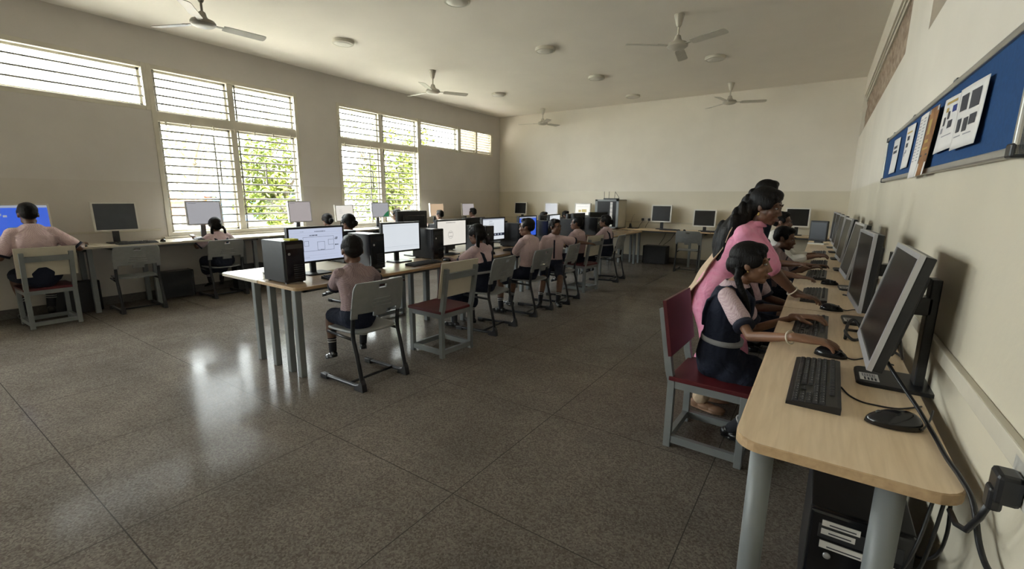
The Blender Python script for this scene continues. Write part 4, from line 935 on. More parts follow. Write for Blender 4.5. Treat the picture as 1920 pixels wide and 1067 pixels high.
# computer under the near desk
t = tower('large black computer tower with white labels under the near right desk', (.215, 1.93, 0), R(180), 'towers on the floor', w=.27, h=.50, d=.55)
b = MB()
for x0, x1, z0, z1 in ((-.10, -.0, .455, .475), (-.10, -.01, .425, .445), (-.10, .02, .375, .40), (.05, .12, .375, .39), (.05, .12, .35, .365)):
    b.box((-x1, .275, z0), (-x0, .278, z1), 0); b.box((-x1 + .01, .2779, z0 + .006), (-x0 - .02, .2787, z0 + .010), 1)
b.build('label', ['paper', 'ink'], t)
for pts, lab in (([(.33, 1.50, .765), (.30, 1.45, .6), (.27, 1.50, .42), (.26, 1.60, .25)], 'thin black lead hanging left under the near right desk'), ([(.355, 1.52, .765), (.33, 1.47, .6), (.31, 1.52, .35), (.33, 1.60, .10)], 'thin black lead hanging in the middle under the near right desk'), ([(.365, 1.55, .765), (.365, 1.5, .65), (.37, 1.6, .5), (.375, 1.9, .3)], 'thin black lead hanging nearest the wall under the near right desk')):
    cable(lab, pts, .0045, group='leads under the near right desk')
# ------------------------------------------------------------------ notice board with pinned sheets
ROTB = Matrix.Rotation(0, 4, 'X')
nb = thing('notice_board', 'long blue felt notice board in an aluminium frame on the right wall', 'notice board', (XR, 3.335, 1.812)); nb.rotation_euler = (R(.75), 0, 0)
L2, h2 = 1.65, .172
b = MB(); b.box((-.02, -L2, -h2), (-.003, L2, h2)); b.build('felt_panel', 'board_blue', nb)
b = MB()
for lo, hi in (((-L2, -h2 - .004), (L2, -h2 + .022)), ((-L2, h2 - .022), (L2, h2 + .004)), ((-L2, -h2), (-L2 + .024, h2)), ((L2 - .024, -h2), (L2, h2))): b.box((-.03, lo[0], lo[1]), (0, hi[0], hi[1]), bev=.005)
b.build('frame', 'alu', nb)
for sy in (-1, 1):
    for sz in (-1, 1):
        b = MB(); y, z = sy * L2, sz * h2; b.box((-.034, min(y, y - sy * .045), min(z + sz * .008, z - sz * .03)), (0, max(y, y - sy * .045) + .004, max(z + sz * .008, z - sz * .03)), bev=.006); b.build('corner_cap', 'black', nb)
for y in (-.7, .35, 1.3):
    b = MB(); b.box((-.024, y - .03, h2), (0, y + .03, h2 + .016)); b.build('wall_clip', 'steel_dark', nb)
def sheetp(label, quad, marks, lift=.002, mm='paper', nm='paper_notice', curl=.004, skirt=None):
    """quad: (y,z) far-top, near-top, near-bottom, far-bottom on the board"""
    Q = [V(q) for q in quad]; x = XR - .0235 - lift
    def P(u, v):
        a = Q[0].lerp(Q[1], u); c = Q[3].lerp(Q[2], u); p = c.lerp(a, v)
        return V((x - curl * math.sin(u * PI) * .5 - curl * (1 - v) ** 3, p.x, p.y))
    b = MB(); b.sheet(lambda u, v: P(u, v), 10, 10, .0012)
    for u0, v0, u1, v1, mi in marks:
        q = [P(u0, v0), P(u1, v0), P(u1, v1), P(u0, v1)]; q = [p - V((.0016, 0, 0)) for p in q]; b.add(q, [(0, 1, 2, 3), (3, 2, 1, 0)], mi)
    o = b.build(nm, [mm, 'ink', 'inkgrey', 'red_dot', 'print_blue', 'poster', 'paper'])
    return tag(o, label, 'notice', 'sheets on the notice board')
sheetp('small white sheet at the far end of the blue notice board', ((4.46, 1.94), (4.12, 1.93), (4.17, 1.70), (4.50, 1.70)), [(.2, .72, .75, .80, 1), (.2, .58, .8, .66, 1)])
sheetp('white sheet with small dark pictures, second from the far end of the blue board', ((3.84, 1.955), (3.50, 1.94), (3.59, 1.70), (3.86, 1.70)), [(.15, .82, .8, .86, 3), (.3, .66, .6, .76, 1), (.25, .50, .55, .6, 1), (.3, .36, .5, .44, 2), (.15, .3, .3, .4, 2)])
sheetp('long white sheet of fine grey print hanging below the blue board edge', ((3.26, 1.935), (3.03, 1.93), (3.15, 1.625), (3.38, 1.625)), [(.15, .92 - .05 * k, .85, .935 - .05 * k, 2) for k in range(14)], lift=.012)
sheetp('brown orange poster with a white lower strip on the blue board', ((2.97, 1.925), (2.74, 1.915), (2.88, 1.625), (3.10, 1.625)), [(0, .0, 1, .20, 6), (0, .93, 1, 1, 6), (.3, .62, .6, .84, 3), (.25, .5, .65, .55, 3), (.2, .40, .8, .43, 3), (.1, .30, .9, .33, 1)], lift=.016, mm='poster')
sheetp('white sheet with scattered small colour pictures beside the brown poster', ((2.70, 1.92), (2.385, 1.90), (2.40, 1.705), (2.77, 1.705)), [(.2, .88, .8, .93, 3), (.25, .74, .4, .82, 3), (.62, .70, .82, .82, 4), (.4, .6, .52, .74, 1), (.2, .5, .32, .66, 1), (.5, .42, .72, .56, 1), (.15, .36, .28, .46, 2), (.3, .28, .8, .30, 2)], lift=.006)
sheetp('white sheet with four dark photographs nearest the camera on the blue board', ((2.40, 1.905), (2.03, 1.885), (2.06, 1.685), (2.41, 1.69)), [(.12, .62, .42, .88, 1), (.52, .60, .85, .88, 1), (.12, .28, .3, .50, 1), (.4, .26, .58, .48, 1), (.62, .34, .85, .50, 1), (.1, .2, .4, .22, 2), (.5, .2, .8, .22, 2)], lift=.010)

# ------------------------------------------------------------------ camera and daylight
cam = bpy.data.cameras.new('camera'); co = bpy.data.objects.new('camera', cam); COL.objects.link(co)
FPX, YAW, PITCH, ROLL = 843.3, .5968, .1899, .0086
fw = V((-math.sin(YAW) * math.cos(PITCH), math.cos(YAW) * math.cos(PITCH), -math.sin(PITCH))); rt = V((math.cos(YAW), math.sin(YAW), 0)); up = rt.cross(fw)
r2 = rt * math.cos(ROLL) + up * math.sin(ROLL); u2 = -rt * math.sin(ROLL) + up * math.cos(ROLL)
mw = Matrix((r2, u2, -fw)).transposed().to_4x4(); mw.translation = (0, 0, 1.5); co.matrix_world = mw
cam.sensor_width = 36; cam.lens = FPX / 1920 * 36; cam.clip_start = .02; cam.clip_end = 300
scene.camera = co
w = bpy.data.worlds.new('overcast_sky'); scene.world = w; w.use_nodes = True
bg = w.node_tree.nodes['Background']
tcw = w.node_tree.nodes.new('ShaderNodeTexCoord'); nzw = w.node_tree.nodes.new('ShaderNodeTexNoise'); nzw.inputs['Scale'].default_value = 2
mxw = w.node_tree.nodes.new('ShaderNodeMix'); mxw.data_type = 'RGBA'; mxw.inputs[6].default_value = (.985, .99, 1, 1); mxw.inputs[7].default_value = (.94, .955, .98, 1)
w.node_tree.links.new(tcw.outputs['Generated'], nzw.inputs['Vector']); w.node_tree.links.new(nzw.outputs[0], mxw.inputs[0]); w.node_tree.links.new(mxw.outputs[2], bg.inputs[0])
bg.inputs[1].default_value = SKY
sl = bpy.data.lights.new('sun', 'SUN'); sl.energy = SUN; sl.color = (1, .96, .9); sl.angle = R(2)
so = bpy.data.objects.new('sun', sl); COL.objects.link(so); so.location = (6, 8, 12); so.rotation_euler = V((-.62, -.18, -.76)).to_track_quat('-Z', 'Y').to_euler()
def portal(y0, y1, z0, z1):
    l = bpy.data.lights.new('window_daylight_portal', 'AREA'); l.shape = 'RECTANGLE'; l.size = y1 - y0; l.size_y = z1 - z0
    l.cycles.is_portal = True
    o = bpy.data.objects.new('window_daylight_portal', l); COL.objects.link(o); o.location = (XL - WT - .02, (y0 + y1) / 2, (z0 + z1) / 2)
    o.rotation_euler = Matrix(((0, 0, -1), (1, 0, 0), (0, -1, 0))).to_euler()
for q in (FILL_BAY_A, FILL_BAY_B, W1, STRIP, W2, (7.90, 10.79, 2.66, 3.30)): portal(*q)
vs = scene.view_settings; vs.view_transform = 'Standard'; vs.look = 'None'; vs.gamma = 1; vs.exposure = EXPO; vs.use_curve_mapping = False
scene.cycles.diffuse_bounces = 6; scene.cycles.max_bounces = 12; scene.cycles.transparent_max_bounces = 16
scene.cycles.use_denoising = True; scene.cycles.sample_clamp_indirect = 8
# ------------------------------------------------------------------ people
def remesh(o, vox, smooth=3, fac=.5):
    m = o.modifiers.new('union', 'REMESH'); m.mode = 'VOXEL'; m.voxel_size = vox; m.use_smooth_shade = True; m.adaptivity = 0
    if smooth:
        s = o.modifiers.new('soft', 'SMOOTH'); s.factor = fac; s.iterations = smooth
    return o

def ik(a, c, l1, l2, pole):
    d = c - a; L = d.length
    if L > (l1 + l2) * .998: c = a + d.normalized() * (l1 + l2) * .998; d = c - a; L = d.length
    x = (l1 * l1 - l2 * l2 + L * L) / (2 * L); h = math.sqrt(max(0, l1 * l1 - x * x)); u = d.normalized()
    p = V(pole); p = (p - u * p.dot(u)).normalized()
    return a + u * x + p * h, c

def seg(b, p0, p1, r0, r1, mid=None, n=12, bulge=0.):
    p0, p1 = V(p0), V(p1); pts = []; rad = []
    for k in range(6):
        t = k / 5; pts.append(p0.lerp(p1, t)); rad.append(r0 + (r1 - r0) * t + bulge * math.sin(PI * min(1, t * 1.35)))
    b.tube(pts, rad, n, round_end=True)

def add_hand(b, w, fwd, up, s, side, curl=.35, spread=.16, point=False, rr=1.):
    """w wrist, fwd along the palm, up = back of the hand, side = +1 if the thumb lies on the +right of (fwd x up)"""
    f = V(fwd).normalized(); u = V(up); u = (u - f * u.dot(f)).normalized(); r = f.cross(u) * side
    pl = .088 * s
    b.tube([w - f * .015 * s, w + f * .02 * s, w + f * .05 * s, w + f * pl], [(.024 * s, .019 * s), (.034 * s, .017 * s), (.041 * s, .0155 * s), (.040 * s, .012 * s)], 12, side=r, round_end=True)
    tips = []
    for k, (o, l) in enumerate(((.030, .070), (.0105, .080), (-.009, .075), (-.028, .058))):
        a = spread * (1.5 - k) / 1.5 * .55; base = w + f * (pl - .010 * s) + r * o * s
        d = (f * math.cos(a) + r * math.sin(a)).normalized(); c = curl + .06 * k
        if point: c = .04 if k == 0 else 1.25
        p = base; pts = [p]
        for j, fr in enumerate((.45, .31, .24)):
            an = c * (j + .6) * (1. if j else .6); q = d * math.cos(an) - u * math.sin(an); p = p + q * l * s * fr; pts.append(p)
        b.tube(pts, [.0093 * s * rr, .0088 * s * rr, .008 * s * rr, .0068 * s * rr], 8, round_end=True); tips.append((pts[-1], (pts[-1] - pts[-2]).normalized()))
    tb = w + f * .028 * s + r * .030 * s; d1 = (f * .62 + r * .72 - u * .25).normalized(); d2 = (f * .9 + r * .25 - u * .32).normalized()
    b.tube([tb - d1 * .012 * s, tb + d1 * .030 * s, tb + d1 * .032 * s + d2 * .026 * s, tb + d1 * .032 * s + d2 * .048 * s], [.0135 * s, .0115 * s, .0098 * s, .0075 * s], 8, round_end=True)
    return tips

def person(label, loc, rz, s=.85, hip_z=.53, lean=.08, side=0., twist=0., head=(0, 0, 0), hands=(None, None), feet=(None, None), outfit='boy', hair='short', vox=.0075, skin='skin', hs=None, curl=(.35, .35), point=(False, False), poleL=(-.5, -.4, -1), poleR=(.5, -.4, -1), palm=None, shirt=None, neck_fwd=.02, stand=False, group=None, hand_s=1., girth=1., arm=1., knee_out=.25, hip_fwd=0., extra=None, scale=1.):
    """a figure facing local +Y; hands / feet are world targets (wrist / ankle), index 0 = the figure's left (local -X)"""
    t = thing('person', label, 'person', loc, rz, group)
    t.scale = (scale,) * 3
    inv = (Matrix.Translation(loc) @ Matrix.Rotation(rz, 4, 'Z') @ Matrix.Scale(scale, 4)).inverted()
    L = lambda p: inv @ V(p)
    g = s * girth
    hs = hs or (.75 + .28 * s)          # heads of children are larger in proportion
    P = V((0, hip_fwd, hip_z)); dv = V((math.sin(side), math.sin(lean), math.cos(lean) * math.cos(side))).normalized()
    N = P + dv * .50 * s
    tw = Matrix.Rotation(twist, 3, 'Z'); RX = tw @ V((1, 0, 0)); RX = (RX - dv * RX.dot(dv)).normalized()
    S = [N - dv * .045 * s + RX * k * .150 * g for k in (-1, 1)]
    HR = Euler((head[1], head[2], head[0]), 'YXZ').to_matrix() if False else (Matrix.Rotation(head[0], 3, 'Z') @ Matrix.Rotation(head[1], 3, 'X') @ Matrix.Rotation(head[2], 3, 'Y'))
    hc = N + dv * .045 * s + V((0, neck_fwd, 0)) + HR @ V((0, .015, .105)) * hs
    hp = lambda x, y, z: hc + HR @ V((x, y, z)) * hs
    # ---- joints of arms and legs
    arms = []
    for k in (0, 1):
        sg = -1 if k == 0 else 1
        tgt = L(hands[k]) if hands[k] is not None else S[k] + V((sg * .04, .20 * s, -.30 * s)) if not stand else (L(hands[k]) if hands[k] is not None else S[k] + V((sg * .05, .05, -.50 * s)))
        E_, W_ = ik(S[k], tgt, (.275 * s * arm), (.235 * s * arm), (poleL, poleR)[k]); arms.append((S[k], E_, W_))
    hips = [P + V((k * .082 * g, 0, 0)) for k in (-1, 1)]; legs = []
    for k in (0, 1):
        sg = -1 if k == 0 else 1
        if feet[k] is not None: A = L(feet[k])
        elif stand: A = V((sg * .085 * s, -.01, .075 * s))
        else: A = V((sg * .10 * s, hip_fwd + .40 * s, max(.075 * s, hip_z - .43 * s)))
        K, A = ik(hips[k], A, .415 * s, .40 * s, (sg * knee_out, 1, .9)); legs.append((hips[k], K, A))
    # ---- body
    b = MB()
    def torso(b, inf, z0=0., z1=1., n=18):
        prof = ((-.05, .125, .105), (.06, .15, .115), (.18, .142, .107), (.34, .128, .095), (.52, .135, .10), (.70, .150, .108), (.84, .150, .10), (.93, .105, .075), (1.0, .055, .053))
        pts, rad = [], []
        for f, a, c in prof:
            if f < z0 - .001 or f > z1 + .001: continue
            pts.append(P + dv * .50 * s * f + V((0, -.012 * s * math.sin(f * PI), 0))); rad.append((a * g + inf, c * (g + s) / 2 + inf))
        b.tube(pts, rad, n, side=RX, round_end=True)
    torso(b, 0)
    for k in (0, 1):
        seg(b, N - dv * .02 * s, S[k], .05 * s, .052 * s)
    b.tube([N - dv * .05 * s, N + dv * .02 * s, hp(0, -.012, -.075), hp(0, -.012, -.03)], [(.062 * s, .058 * s), .049 * s, .047 * s, .048 * s], 14, round_end=True)
    hdr = HR; E = lambda c, r: b.ell(hp(*c), [q * hs for q in r], rot=HR, n=16, m=11)
    E((0, -.014, .030), (.073, .093, .086)); E((0, .030, -.030), (.058, .060, .076)); E((0, .062, -.093), (.024, .022, .020)); E((0, .030, -.085), (.040, .045, .026))
    for k in (-1, 1):
        E((k * .036, .012, -.066), (.024, .042, .030)); E((k * .037, .060, -.028), (.022, .022, .022)); E((k * .029, .079, .022), (.022, .012, .009))
        E((k * .074, -.006, -.008), (.008, .018, .028)); E((k * .009, .091, -.040), (.008, .010, .007))
        E((k * .030, .072, .012), (.018, .013, .008)); E((k * .030, .072, -.008), (.017, .012, .007)); E((k * .020, .070, -.020), (.02, .02, .02))
    b.tube([hp(0, .080, .015), hp(0, .090, -.012), hp(0, .1005, -.033)], [.009 * hs, .0095 * hs, .0115 * hs], 8, round_end=True)
    E((0, .088, -.063), (.023, .010, .0065)); E((0, .087, -.075), (.019, .010, .007))
    nails = []
    for k in (0, 1):
        a, e, w = arms[k]; sg = -1 if k == 0 else 1
        seg(b, a, e, .045 * g, .036 * g); seg(b, e, w, .037 * g, .025 * g + .002 * (1 - girth), bulge=.004 * g)
        fd = (w - e).normalized(); upv = V((0, 0, 1)); fd2 = V((fd.x, fd.y, fd.z * .35)).normalized()
        if palm and palm[k] is not None: fd2 = (inv.to_3x3() @ V(palm[k])).normalized()
        nails.append(add_hand(b, w, fd2, upv if abs(fd2.z) < .9 else V((sg * 1., 0, 0)), s * 1.02 * hand_s, -1 if k == 1 else 1, curl[k], point=point[k]))
        h, kn, an = legs[k]
        seg(b, h, kn, .078 * s, .054 * s); seg(b, kn, an, .052 * s, .034 * s, bulge=.010 * s)
    o = remesh(b.build('body', skin, t), vox, 3, .45)
    # ---- face parts
    for k in (-1, 1):
        e = MB(); e.ell(hp(k * .030, .0750, .002), [.0135 * hs, .0105 * hs, .0068 * hs], 0, HR, 12, 8); e.ell(hp(k * .030, .0815, .002), [.0078 * hs, .0048 * hs, .0066 * hs], 1, HR, 10, 6); e.build('eye', ['eyewhite', 'iris'], t)
        e = MB(); e.tube([hp(k * .012, .0875, .024), hp(k * .028, .0875, .029), hp(k * .045, .077, .023)], [.003 * hs, .004 * hs, .002 * hs], 6, round_end=True); e.build('eyebrow', 'hair', t)
    e = MB(); e.tube([hp(-.021, .0905, -.068), hp(0, .0985, -.066), hp(.021, .0905, -.068)], [.002 * hs, .0052 * hs, .002 * hs], 6, round_end=True); e.tube([hp(-.018, .0895, -.074), hp(0, .0965, -.0755), hp(.018, .0895, -.074)], [.002 * hs, .006 * hs, .002 * hs], 6, round_end=True); e.build('lips', 'lip', t)
    # ---- hair
    b = MB(); E = lambda c, r: b.ell(hp(*c), [q * hs for q in r], rot=HR, n=18, m=12)
    if hair == 'short' or hair == 'man':
        E((0, -.022, .048), (.078, .092, .079)); E((0, -.052, .010), (.070, .060, .062)); E((0, .030, .088), (.058, .050, .033))
        for k in (-1, 1): E((k * .070, .012, .022), (.010, .030, .034))
    else:
        E((0, -.020, .042), (.082, .098, .086)); E((0, -.052, -.004), (.079, .066, .080)); E((0, .028, .080), (.062, .054, .038))
        for k in (-1, 1): E((k * .068, .012, .022), (.017, .056, .044)); E((k * .042, .050, .064), (.028, .022, .022))
    if hair in ('plaits', 'plait_front'):
        for k in (-1, 1):
            pts = [(k * .075, -.045, -.035), (k * .092, -.05, -.075), (k * .098, -.03, -.125), (k * .10, -.005, -.175), (k * .098, .012, -.225), (k * .095, .02, -.27)] if hair == 'plait_front' else [(k * .07, -.06, -.03), (k * .092, -.07, -.075), (k * .094, -.066, -.125), (k * .085, -.06, -.17), (k * .086, -.07, -.12), (k * .084, -.085, -.06)]
            for i in range(len(pts) - 1):
                for j in range(3):
                    q = V(pts[i]).lerp(V(pts[i + 1]), j / 3); E(q, (.021 - .0012 * i, .021 - .0012 * i, .017))
        E((0, -.10, -.01), (.05, .03, .05))
    if hair == 'bun': E((0, -.125, -.005), (.045, .04, .045))
    if hair == 'long':
        # gathered at the nape, then a wide wavy mass down the back
        rnd = random.Random(5)
        back = [(0, -.095, .03, .07), (0, -.125, -.03, .09), (.03, -.165, -.10, .115), (.04, -.20, -.18, .135), (.04, -.225, -.27, .14), (.04, -.235, -.36, .135), (.03, -.24, -.45, .115), (.02, -.25, -.53, .085), (.0, -.26, -.60, .04)]
        for i in range(len(back) - 1):
            for j in range(5):
                f = j / 5; x, y, z, r = [back[i][q] + (back[i + 1][q] - back[i][q]) * f for q in range(4)]
                c = hc + (HR @ V((x, y + .02, 0)) * hs) + V((0, 0, (z - .03) * hs)); b.ell(c, (r, r * .66, r * .6), n=16, m=9)
                if 3 < i < 7: b.ell(c + V((.01, .10, -.05)), (r * .85, r * .62, r * .62), n=14, m=9)
                if j % 2 == 0:
                    a = rnd.uniform(0, 6.28); b.ell(c + V((math.cos(a) * r * .72, math.sin(a) * r * .45, rnd.uniform(-.02, .02))), (r * .34, r * .34, r * .9), n=10, m=7)
    remesh(b.build('hair', 'hair', t), max(.0045, vox * .8), 12 if hair == 'long' else 2)
    if hair == 'man':
        b = MB(); E = lambda c, r: b.ell(hp(*c), [q * hs for q in r], rot=HR)
        E((0, .060, -.096), (.030, .028, .024)); E((0, .035, -.093), (.044, .048, .026))
        for k in (-1, 1): E((k * .044, .018, -.062), (.022, .038, .034)); E((k * .02, .083, -.053), (.016, .009, .005))
        remesh(b.build('beard', 'hair', t), .005, 2)
        b = MB()
        for k in (-1, 1):
            b.tube([hp(k * .032 + .021 * math.cos(a), .096 - .004 * abs(math.cos(a)), .004 + .017 * math.sin(a)) for a in [i * PI / 6 for i in range(13)]], .0016, 6); b.tube([hp(k * .053, .092, .006), hp(k * .078, .0, .004)], .0015, 6)
        b.tube([hp(-.011, .098, .006), hp(.011, .098, .006)], .0015, 6); b.build('glasses', 'black', t)
    # ---- clothing
    cv = max(.006, vox)
    girl = outfit == 'girl'
    sh = shirt or {'boy': 'shirt', 'girl': 'blouse', 'man': 'white_cloth', 'teacher': 'pink', 'woman': 'navy'}[outfit]
    b = MB(); torso(b, .026 if outfit in ('boy', 'man') else .016, .15 if outfit in ('girl', 'boy') else -.05, .93)
    slv = {'boy': .72, 'girl': .70, 'man': 1.55, 'teacher': .92, 'woman': .8}[outfit] / (arm * 1.06 if arm > 1 else 1)
    for k in (0, 1):
        a, e, w = arms[k]; seg(b, N - dv * .045 * s, a, .054 * g + .010, .058 * g + .010)
        seg(b, a, a.lerp(e, min(slv, 1)), .056 * g + .010, (.058 if outfit != 'man' else .045) * g + .016)
        if slv > 1: seg(b, e, e.lerp(w, slv - 1), .045 * s + .010, .040 * s + .010)
    remesh(b.build('shirt' if outfit != 'teacher' else 'kurta_top', sh, t), cv, 9)
    if outfit in ('boy', 'girl', 'man', 'teacher'):       # collar
        b = MB(); n0 = N + dv * .012 * s
        for k in (-1, 1):
            b.sheet(lambda u, v, k=k: n0 + RX * k * ((.058 + .024 * v) * s * math.cos((u - .5) * PI * .98) if True else 0) * 1. + V((0, 1, 0)) * ((.058 + .028 * v) * s * math.sin((u - .5) * PI * .98)) + dv * (.034 * s - .040 * s * v), 14, 3, .005)
        b.build('collar', sh if outfit != 'boy' else 'navytrim', t)
    if outfit == 'boy' or girl:
        for k in (0, 1):                        # dark band at the sleeve hem
            a, e, w = arms[k]; p, q = a.lerp(e, slv + .13), a.lerp(e, slv + .22); b = MB(); r = .057 * g + .0145
            b.tube([p, q], [r, r + .001], 16); b.build('sleeve_band', 'navytrim', t)
    if outfit in ('boy', 'man'):
        b = MB(); torso(b, .026, -.05, .30)
        for k in (0, 1):
            h, kn, an = legs[k]; fr = .80 if outfit == 'boy' else 1
            seg(b, h, h.lerp(kn, fr), .086 * s + .012, (.072 if outfit == 'boy' else .06) * s + .012)
            if outfit == 'man': seg(b, kn, an, .062 * s + .01, .055 * s + .01)
        remesh(b.build('shorts' if outfit == 'boy' else 'trousers', 'navy', t), cv, 3)
        if outfit == 'boy':
            b = MB(); b.tube([P + dv * (.50 * s * f) + V((0, .118 * s + .014 - .012 * s * math.sin(f * PI) + .0, 0)) * 1.0 for f in (.25, .4, .6, .75, .9)], [(.012, .005)] * 5, 8, side=RX); 
            b.v = [tuple(V(p)) for p in b.v]; b.build('placket', 'navytrim', t)
    if girl:
        b = MB(); torso(b, .024, .06, .53 if hair != 'plait_front' else .85)      # pinafore bodice with shoulder straps
        for k in (-1, 1):
            for yy in (1, -1):
                b.tube([P + dv * .50 * s * .50 + RX * k * .05 * s + V((0, yy * (.100 * s + .014), 0)), P + dv * .50 * s * .66 + RX * k * .072 * s + V((0, yy * (.105 * s + .012), 0)), P + dv * .50 * s * .82 + RX * k * .088 * s + V((0, yy * (.095 * s + .012), 0)), N - dv * .005 * s + RX * k * .085 * g + V((0, yy * .03 * s, 0)), N + dv * .012 * s + RX * k * .085 * g], [(.034 * s, .010)] * 5, 10, side=RX, round_end=True)
        remesh(b.build('pinafore', 'navy', t), .0055, 2)
        b = MB(); c = P + dv * .50 * s * .30; n = 28       # belt
        b.tube([c - dv * .014, c + dv * .014], [(.133 * g + .036, .101 * (g + s) / 2 + .036)] * 2, n, side=RX); b.build('belt', 'belt', t)
        b = MB(); torso(b, .030, -.05, .34)
        kn = [legs[k][1] for k in (0, 1)]; an = [legs[k][2] for k in (0, 1)]
        for k in (0, 1):
            seg(b, legs[k][0], kn[k], .094 * g + .02, .076 * g + .02); seg(b, kn[k], kn[k].lerp(an[k], .42), .078 * g + .018, .085 * g + .02)
        for f in (.0, .25, .5, .75, 1.): q = legs[0][0].lerp(kn[0], f), legs[1][0].lerp(kn[1], f); seg(b, q[0], q[1], .085 * s + .015, .085 * s + .015)
        for f in (.15, .4): q = kn[0].lerp(an[0], f), kn[1].lerp(an[1], f); seg(b, q[0], q[1], .075 * s + .012, .075 * s + .012)
        remesh(b.build('skirt', 'navy', t), max(cv, .007), 3)
    if outfit in ('teacher', 'woman'):
        b = MB(); torso(b, .022, -.05, .42); mid = (legs[0][1] + legs[1][1]) / 2; foot = (legs[0][2] + legs[1][2]) / 2
        pts = [P + dv * .03, P - V((0, 0, .10 * s)), P.lerp(mid, .55), mid, mid.lerp(foot, .35)]
        b.tube(pts, [(.155 * s + .02, .118 * s + .02), (.178 * s, .145 * s), (.185 * s, .150 * s), (.19 * s, .155 * s), (.20 * s, .165 * s)], 20, side=(1, 0, 0), round_end=True)
        remesh(b.build('kurta_skirt' if outfit == 'teacher' else 'skirt', sh, t), .008, 3)
        b = MB()
        for k in (0, 1): seg(b, legs[k][1], legs[k][2] + V((0, 0, .02)), .075 * s, .06 * s)
        remesh(b.build('leggings', 'dupatta' if outfit == 'teacher' else 'navy', t), .008, 2)
    # ---- feet
    for k in (0, 1):
        h, kn, an = legs[k]; sg = -1 if k == 0 else 1
        fy = V((an.x - h.x, an.y - h.y + .25, 0)); fy = V((sg * .22, 1, 0)).normalized(); tilt = -.35 if an.z > .12 else 0
        def FP(x, y, z): return an + fy * y * s + V((fy.y, -fy.x, 0)) * x * s + V((0, 0, z * s + tilt * y * s))
        if outfit in ('boy', 'girl', 'man'):
            b = MB(); b.tube([kn.lerp(an, .62), kn.lerp(an, .8), an], [.046 * s, .042 * s, .040 * s], 12, round_end=True); sk = remesh(b.build('sock', 'sock', t), .006, 2)
            for q in (.66, .72):
                b = MB(); p0 = kn.lerp(an, q); p1 = kn.lerp(an, q + .022); b.tube([p0, p1], .0485 * s, 14); b.build('sock_stripe', 'sockw', sk)
        b = MB()
        b.ell(FP(0, -.03, -.035), (.036 * s, .045 * s, .036 * s)); b.ell(FP(0, .05, -.042), (.040 * s, .070 * s, .028 * s)); b.ell(FP(0, .12, -.045), (.044 * s, .060 * s, .024 * s)); b.ell(FP(0, .0, -.0), (.038 * s, .042 * s, .03 * s))
        b.tube([FP(0, -.055, -.064), FP(0, .03, -.066), FP(0, .10, -.066), FP(0, .16, -.062)], [(.030 * s, .010 * s), (.036 * s, .010 * s), (.045 * s, .010 * s), (.030 * s, .010 * s)], 12, side=(fy.y, -fy.x, 0), round_end=True)
        remesh(b.build('shoe' if outfit != 'teacher' else 'sandal', 'shoe' if outfit != 'teacher' else 'sandal', t), .005, 2)
    if extra: extra(t, dict(P=P, N=N, S=S, arms=arms, legs=legs, hp=hp, hs=hs, HR=HR, dv=dv, RX=RX, s=s, L=L, nails=nails, torso=torso))
    return t

def bangle(k, m='bangle'):
    def f(t, J):
        a, e, w = J['arms'][k]; d = (w - e).normalized(); c = e.lerp(w, .86); b = MB(); n = 20; u = d.orthogonal().normalized(); v = d.cross(u); r = .034 * J['s']
        b.tube([c + (u * math.cos(i * 2 * PI / n) + v * math.sin(i * 2 * PI / n)) * r for i in range(n + 1)], .0042, 8); b.build('bangle', m, t)
    return f
def girl_extra(t, J):
    bangle(1)(t, J)
    for tip, d in J['nails'][1]:
        b = MB(); b.ell(tip + V((0, 0, .0045)), (.0045, .0045, .0022), n=10, m=6); b.build('fingernail', 'nail', t)
    hp, hs = J['hp'], J['hs']
    for k in (-1, 1):
        b = MB(); b.ell(hp(k * .084, -.002, -.038), (.005, .005, .006), n=10, m=6); b.build('earring', 'gold', t)
def teacher_extra(t, J):
    bangle(1)(t, J); bangle(0)(t, J); hp = J['hp']
    for k in (-1, 1):
        b = MB(); b.tube([hp(k * .086, 0, -.04), hp(k * .088, .002, -.062)], [.004, .008], 8); b.build('earring', 'gold', t)
    # cream scarf pinned at the left shoulder falling down the back
    P, N, s, dv = J['P'], J['N'], J['s'], J['dv']; b = MB()
    def f(u, v):
        x = (-.16 + .30 * u) * s
        if v < .62:
            w = v / .62; q = N.lerp(P, w) + V((x, -.150 * math.cos((u - .5) * 1.7) + .02 * math.sin(w * PI) - .02 * w, .0))
        else:
            w = (v - .62) / .38; q = P + V((x * (1 - .25 * w), -.135 - .05 * w - .03 * math.cos((u - .5) * 2), -.42 * w))
        return q + V((0, .016 * math.sin(u * 15 + v * 5) + .008 * math.sin(v * 21 + u * 4), 0))
    b.sheet(f, 16, 26, .006); b.build('scarf', 'dupatta', t)

TL = 'students along the centre row'
# aisle side of the centre row (all face the window wall)
person('small boy seen from behind on the nearest grey chair, feet off the floor', (-3.08, 2.27, 0), R(66), .80, .52, .10, hs=1.08, hands=((-3.46, 2.36, .80), (-3.34, 2.66, .80)), feet=((-3.39, 2.22, .175), (-3.33, 2.49, .19)), shirt='shirt_shaded', group=TL)
person('girl with dark plaits and navy pinafore straps beside the empty wooden chair', (-3.13, 4.05, 0), R(88), .84, .535, .16, hands=((-3.55, 3.92, .80), (-3.55, 4.25, .80)), feet=((-3.42, 3.84, .075), (-3.36, 4.10, .075)), head=(.1, -.12, 0), outfit='girl', hair='plaits', group=TL)
person('upright boy in pink shirt and navy shorts facing the blue screen', (-3.14, 5.02, 0), R(84), .88, .54, .02, hands=((-3.46, 4.98, .62), (-3.55, 5.30, .80)), feet=((-3.38, 4.72, .075), (-3.50, 5.12, .075)), head=(.32, .0, 0), group=TL)
